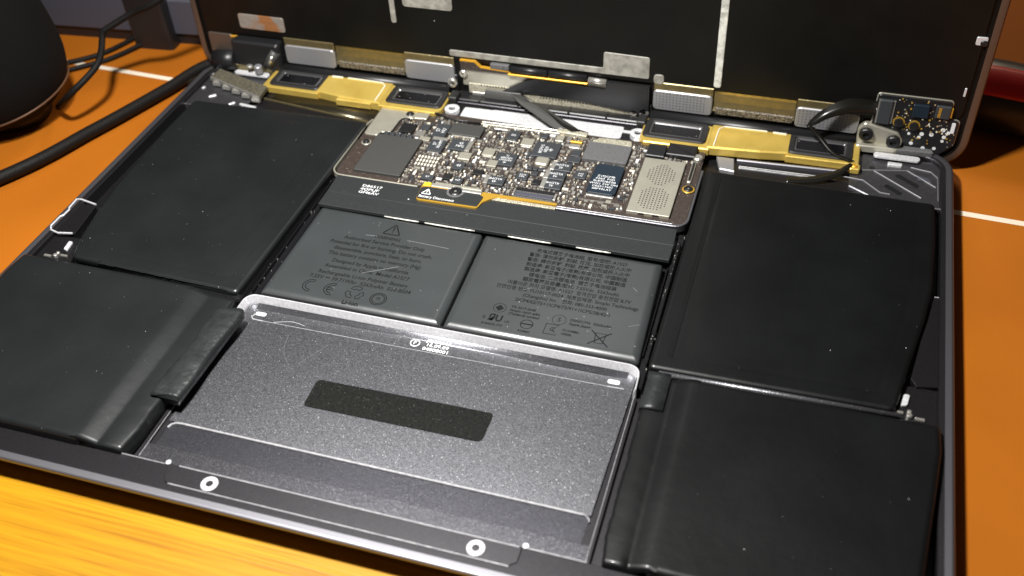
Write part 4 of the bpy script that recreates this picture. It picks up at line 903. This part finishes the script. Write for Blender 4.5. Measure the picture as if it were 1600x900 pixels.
# thin cables; the two on the tiles stand in for cable shadows
def thin(pts, r, label, grp=None):
    return tag(obj('thin_cable_or_shadow', B().m('cable').tube(curve(pts, 10), r, 10)), label, 'cable', grp)
thin([(-185, -42, -3), (-171.5, -48, 8), (-165, -36, 15), (-170.2, -22.4, 19.6), (-169.6, -21.4, 20.6), (-160, -15.5, 25.5), (-150, -13.6, 30), (-138, -5, 38)], 1.25, 'thin black cable bent sharply upward beside the round black speaker', 'thin cables behind the desk speaker')
thin([(-215, -12, TZ + 1.2), (-204, -4, TZ + 1.2), (-196, 5, TZ + 1.2), (-190, 20, TZ + 1.6), (-188, 23, TZ + 5)], 1.0, 'thin black cable laid on the tiles as a cable shadow nearest the round speaker', 'thin cables behind the desk speaker')
thin([(-210, -18, TZ + 1.2), (-199, -8, TZ + 1.2), (-191, .5, TZ + 1.2), (-184, 14, TZ + 1.6), (-179, 22, TZ + 4)], 1.0, 'thin black cable laid on the tiles as a cable shadow running up to the dark shadow block', 'thin cables behind the desk speaker')
# dark ovoid speaker at the left edge
n = 40; prof = [(0, -3), (10, -2.6), (18, -.5), (23.5, 4), (26.8, 11), (28.2, 20), (28.4, 34), (27.4, 50), (25.2, 68), (21.5, 86), (15.5, 100), (8, 107), (0, 109)]
prof = [(max(p[0], .01), p[1]) for p in curve([(a, c, 0) for a, c in prof], 4)]
b = B().m('charcoal').loft([[(r_ * math.cos(2 * PI * k / n), r_ * math.sin(2 * PI * k / n), z) for k in range(n)] for r_, z in prof], True, True, True)
dsp = tag(empty('desk_speaker', (-203, -42, TZ)), 'round charcoal desk speaker standing at the far left edge', 'speaker')
o = obj('speaker_body', b, dsp, loc=(-203, -45, TZ + 6)); o.rotation_euler = (math.radians(6), math.radians(-8), 0)
b = B().m('black').loft([[(r_ * math.cos(2 * PI * k / n), r_ * math.sin(2 * PI * k / n), z) for k in range(n)] for r_, z in ((12, 0), (13, .8), (13, 4), (12, 6), (10, 9))], True, True, True); obj('foot', b, dsp, loc=(-203, -45, TZ))
b = B().m('brass').loft([[((r_) * math.cos(2 * PI * k / n), (r_) * math.sin(2 * PI * k / n), z) for k in range(n)] for r_, z in ((24.6, 4.6), (25.3, 5.0), (25.3, 5.5), (24.8, 5.6))], False, False, True); o = obj('copper_ring', b, dsp, loc=(-203, -45, TZ + 6)); o.rotation_euler = (math.radians(6), math.radians(-8), 0)
# slate box behind
b = B().m('blueg').box(-330, -60, 0, 60, 5.5, 21, .8, 2); 
bx = tag(obj('slate_box', b, loc=(0, 34, TZ), rot=math.radians(5)), 'slate grey flat box lying behind the laptop on the left', 'box')
obj('box_shadow_base', B().m('black').box(-326, -64, 1.5, 58, 0, 5.5), bx, loc=(0, 34, TZ))  # black base put in for the shadow gap under the box
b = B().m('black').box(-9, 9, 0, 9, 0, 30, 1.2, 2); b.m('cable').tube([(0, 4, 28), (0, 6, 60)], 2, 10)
tag(obj('shadow_block', b, loc=(-178, 13.5, TZ), rot=math.radians(5)), 'dark block standing in for a shadow on the slate grey box', 'shadow block')  # dark block put where a soft shadow lies across the box
# red and black tool handle on the right
hb = empty('screwdriver', (205, 25, TZ)); tag(hb, 'red and black screwdriver handle lying behind the lid on the right', 'screwdriver')
ax0, ax1 = Vector((126, 37, TZ + 12.6)), Vector((236, 17, TZ + 12.6)); d = (ax1 - ax0).normalized(); a_ = d.cross(Vector((0, 0, 1))).normalized(); u_ = a_.cross(d)
def hring(t, r, a0, a1, m):
    p = ax0.lerp(ax1, t); return [tuple(p + (a_ * math.cos(math.radians(a0 + (a1 - a0) * k / m)) + u_ * math.sin(math.radians(a0 + (a1 - a0) * k / m))) * r) for k in range(m + 1)]
prof = [(0, 7), (.03, 10), (.1, 12), (.25, 12.4), (.4, 12.0), (.5, 12.2), (.8, 12.4), (.97, 11), (1, 7)]
obj('handle', B().m('black').loft([hring(t, r, 0, 345, 23) for t, r in prof], True, True, True), hb)
obj('red_grip', B().m('red').loft([hring(t, r + .3, 28, 80, 8) + [tuple(ax0.lerp(ax1, t))] for t, r in prof[1:-1]], True, True, True), hb)
obj('shaft', B().m('silver').tube([tuple(ax0 - d * 70 - Vector((0, 0, 3))), tuple(ax0 + d * 2)], 2.2, 12), hb)
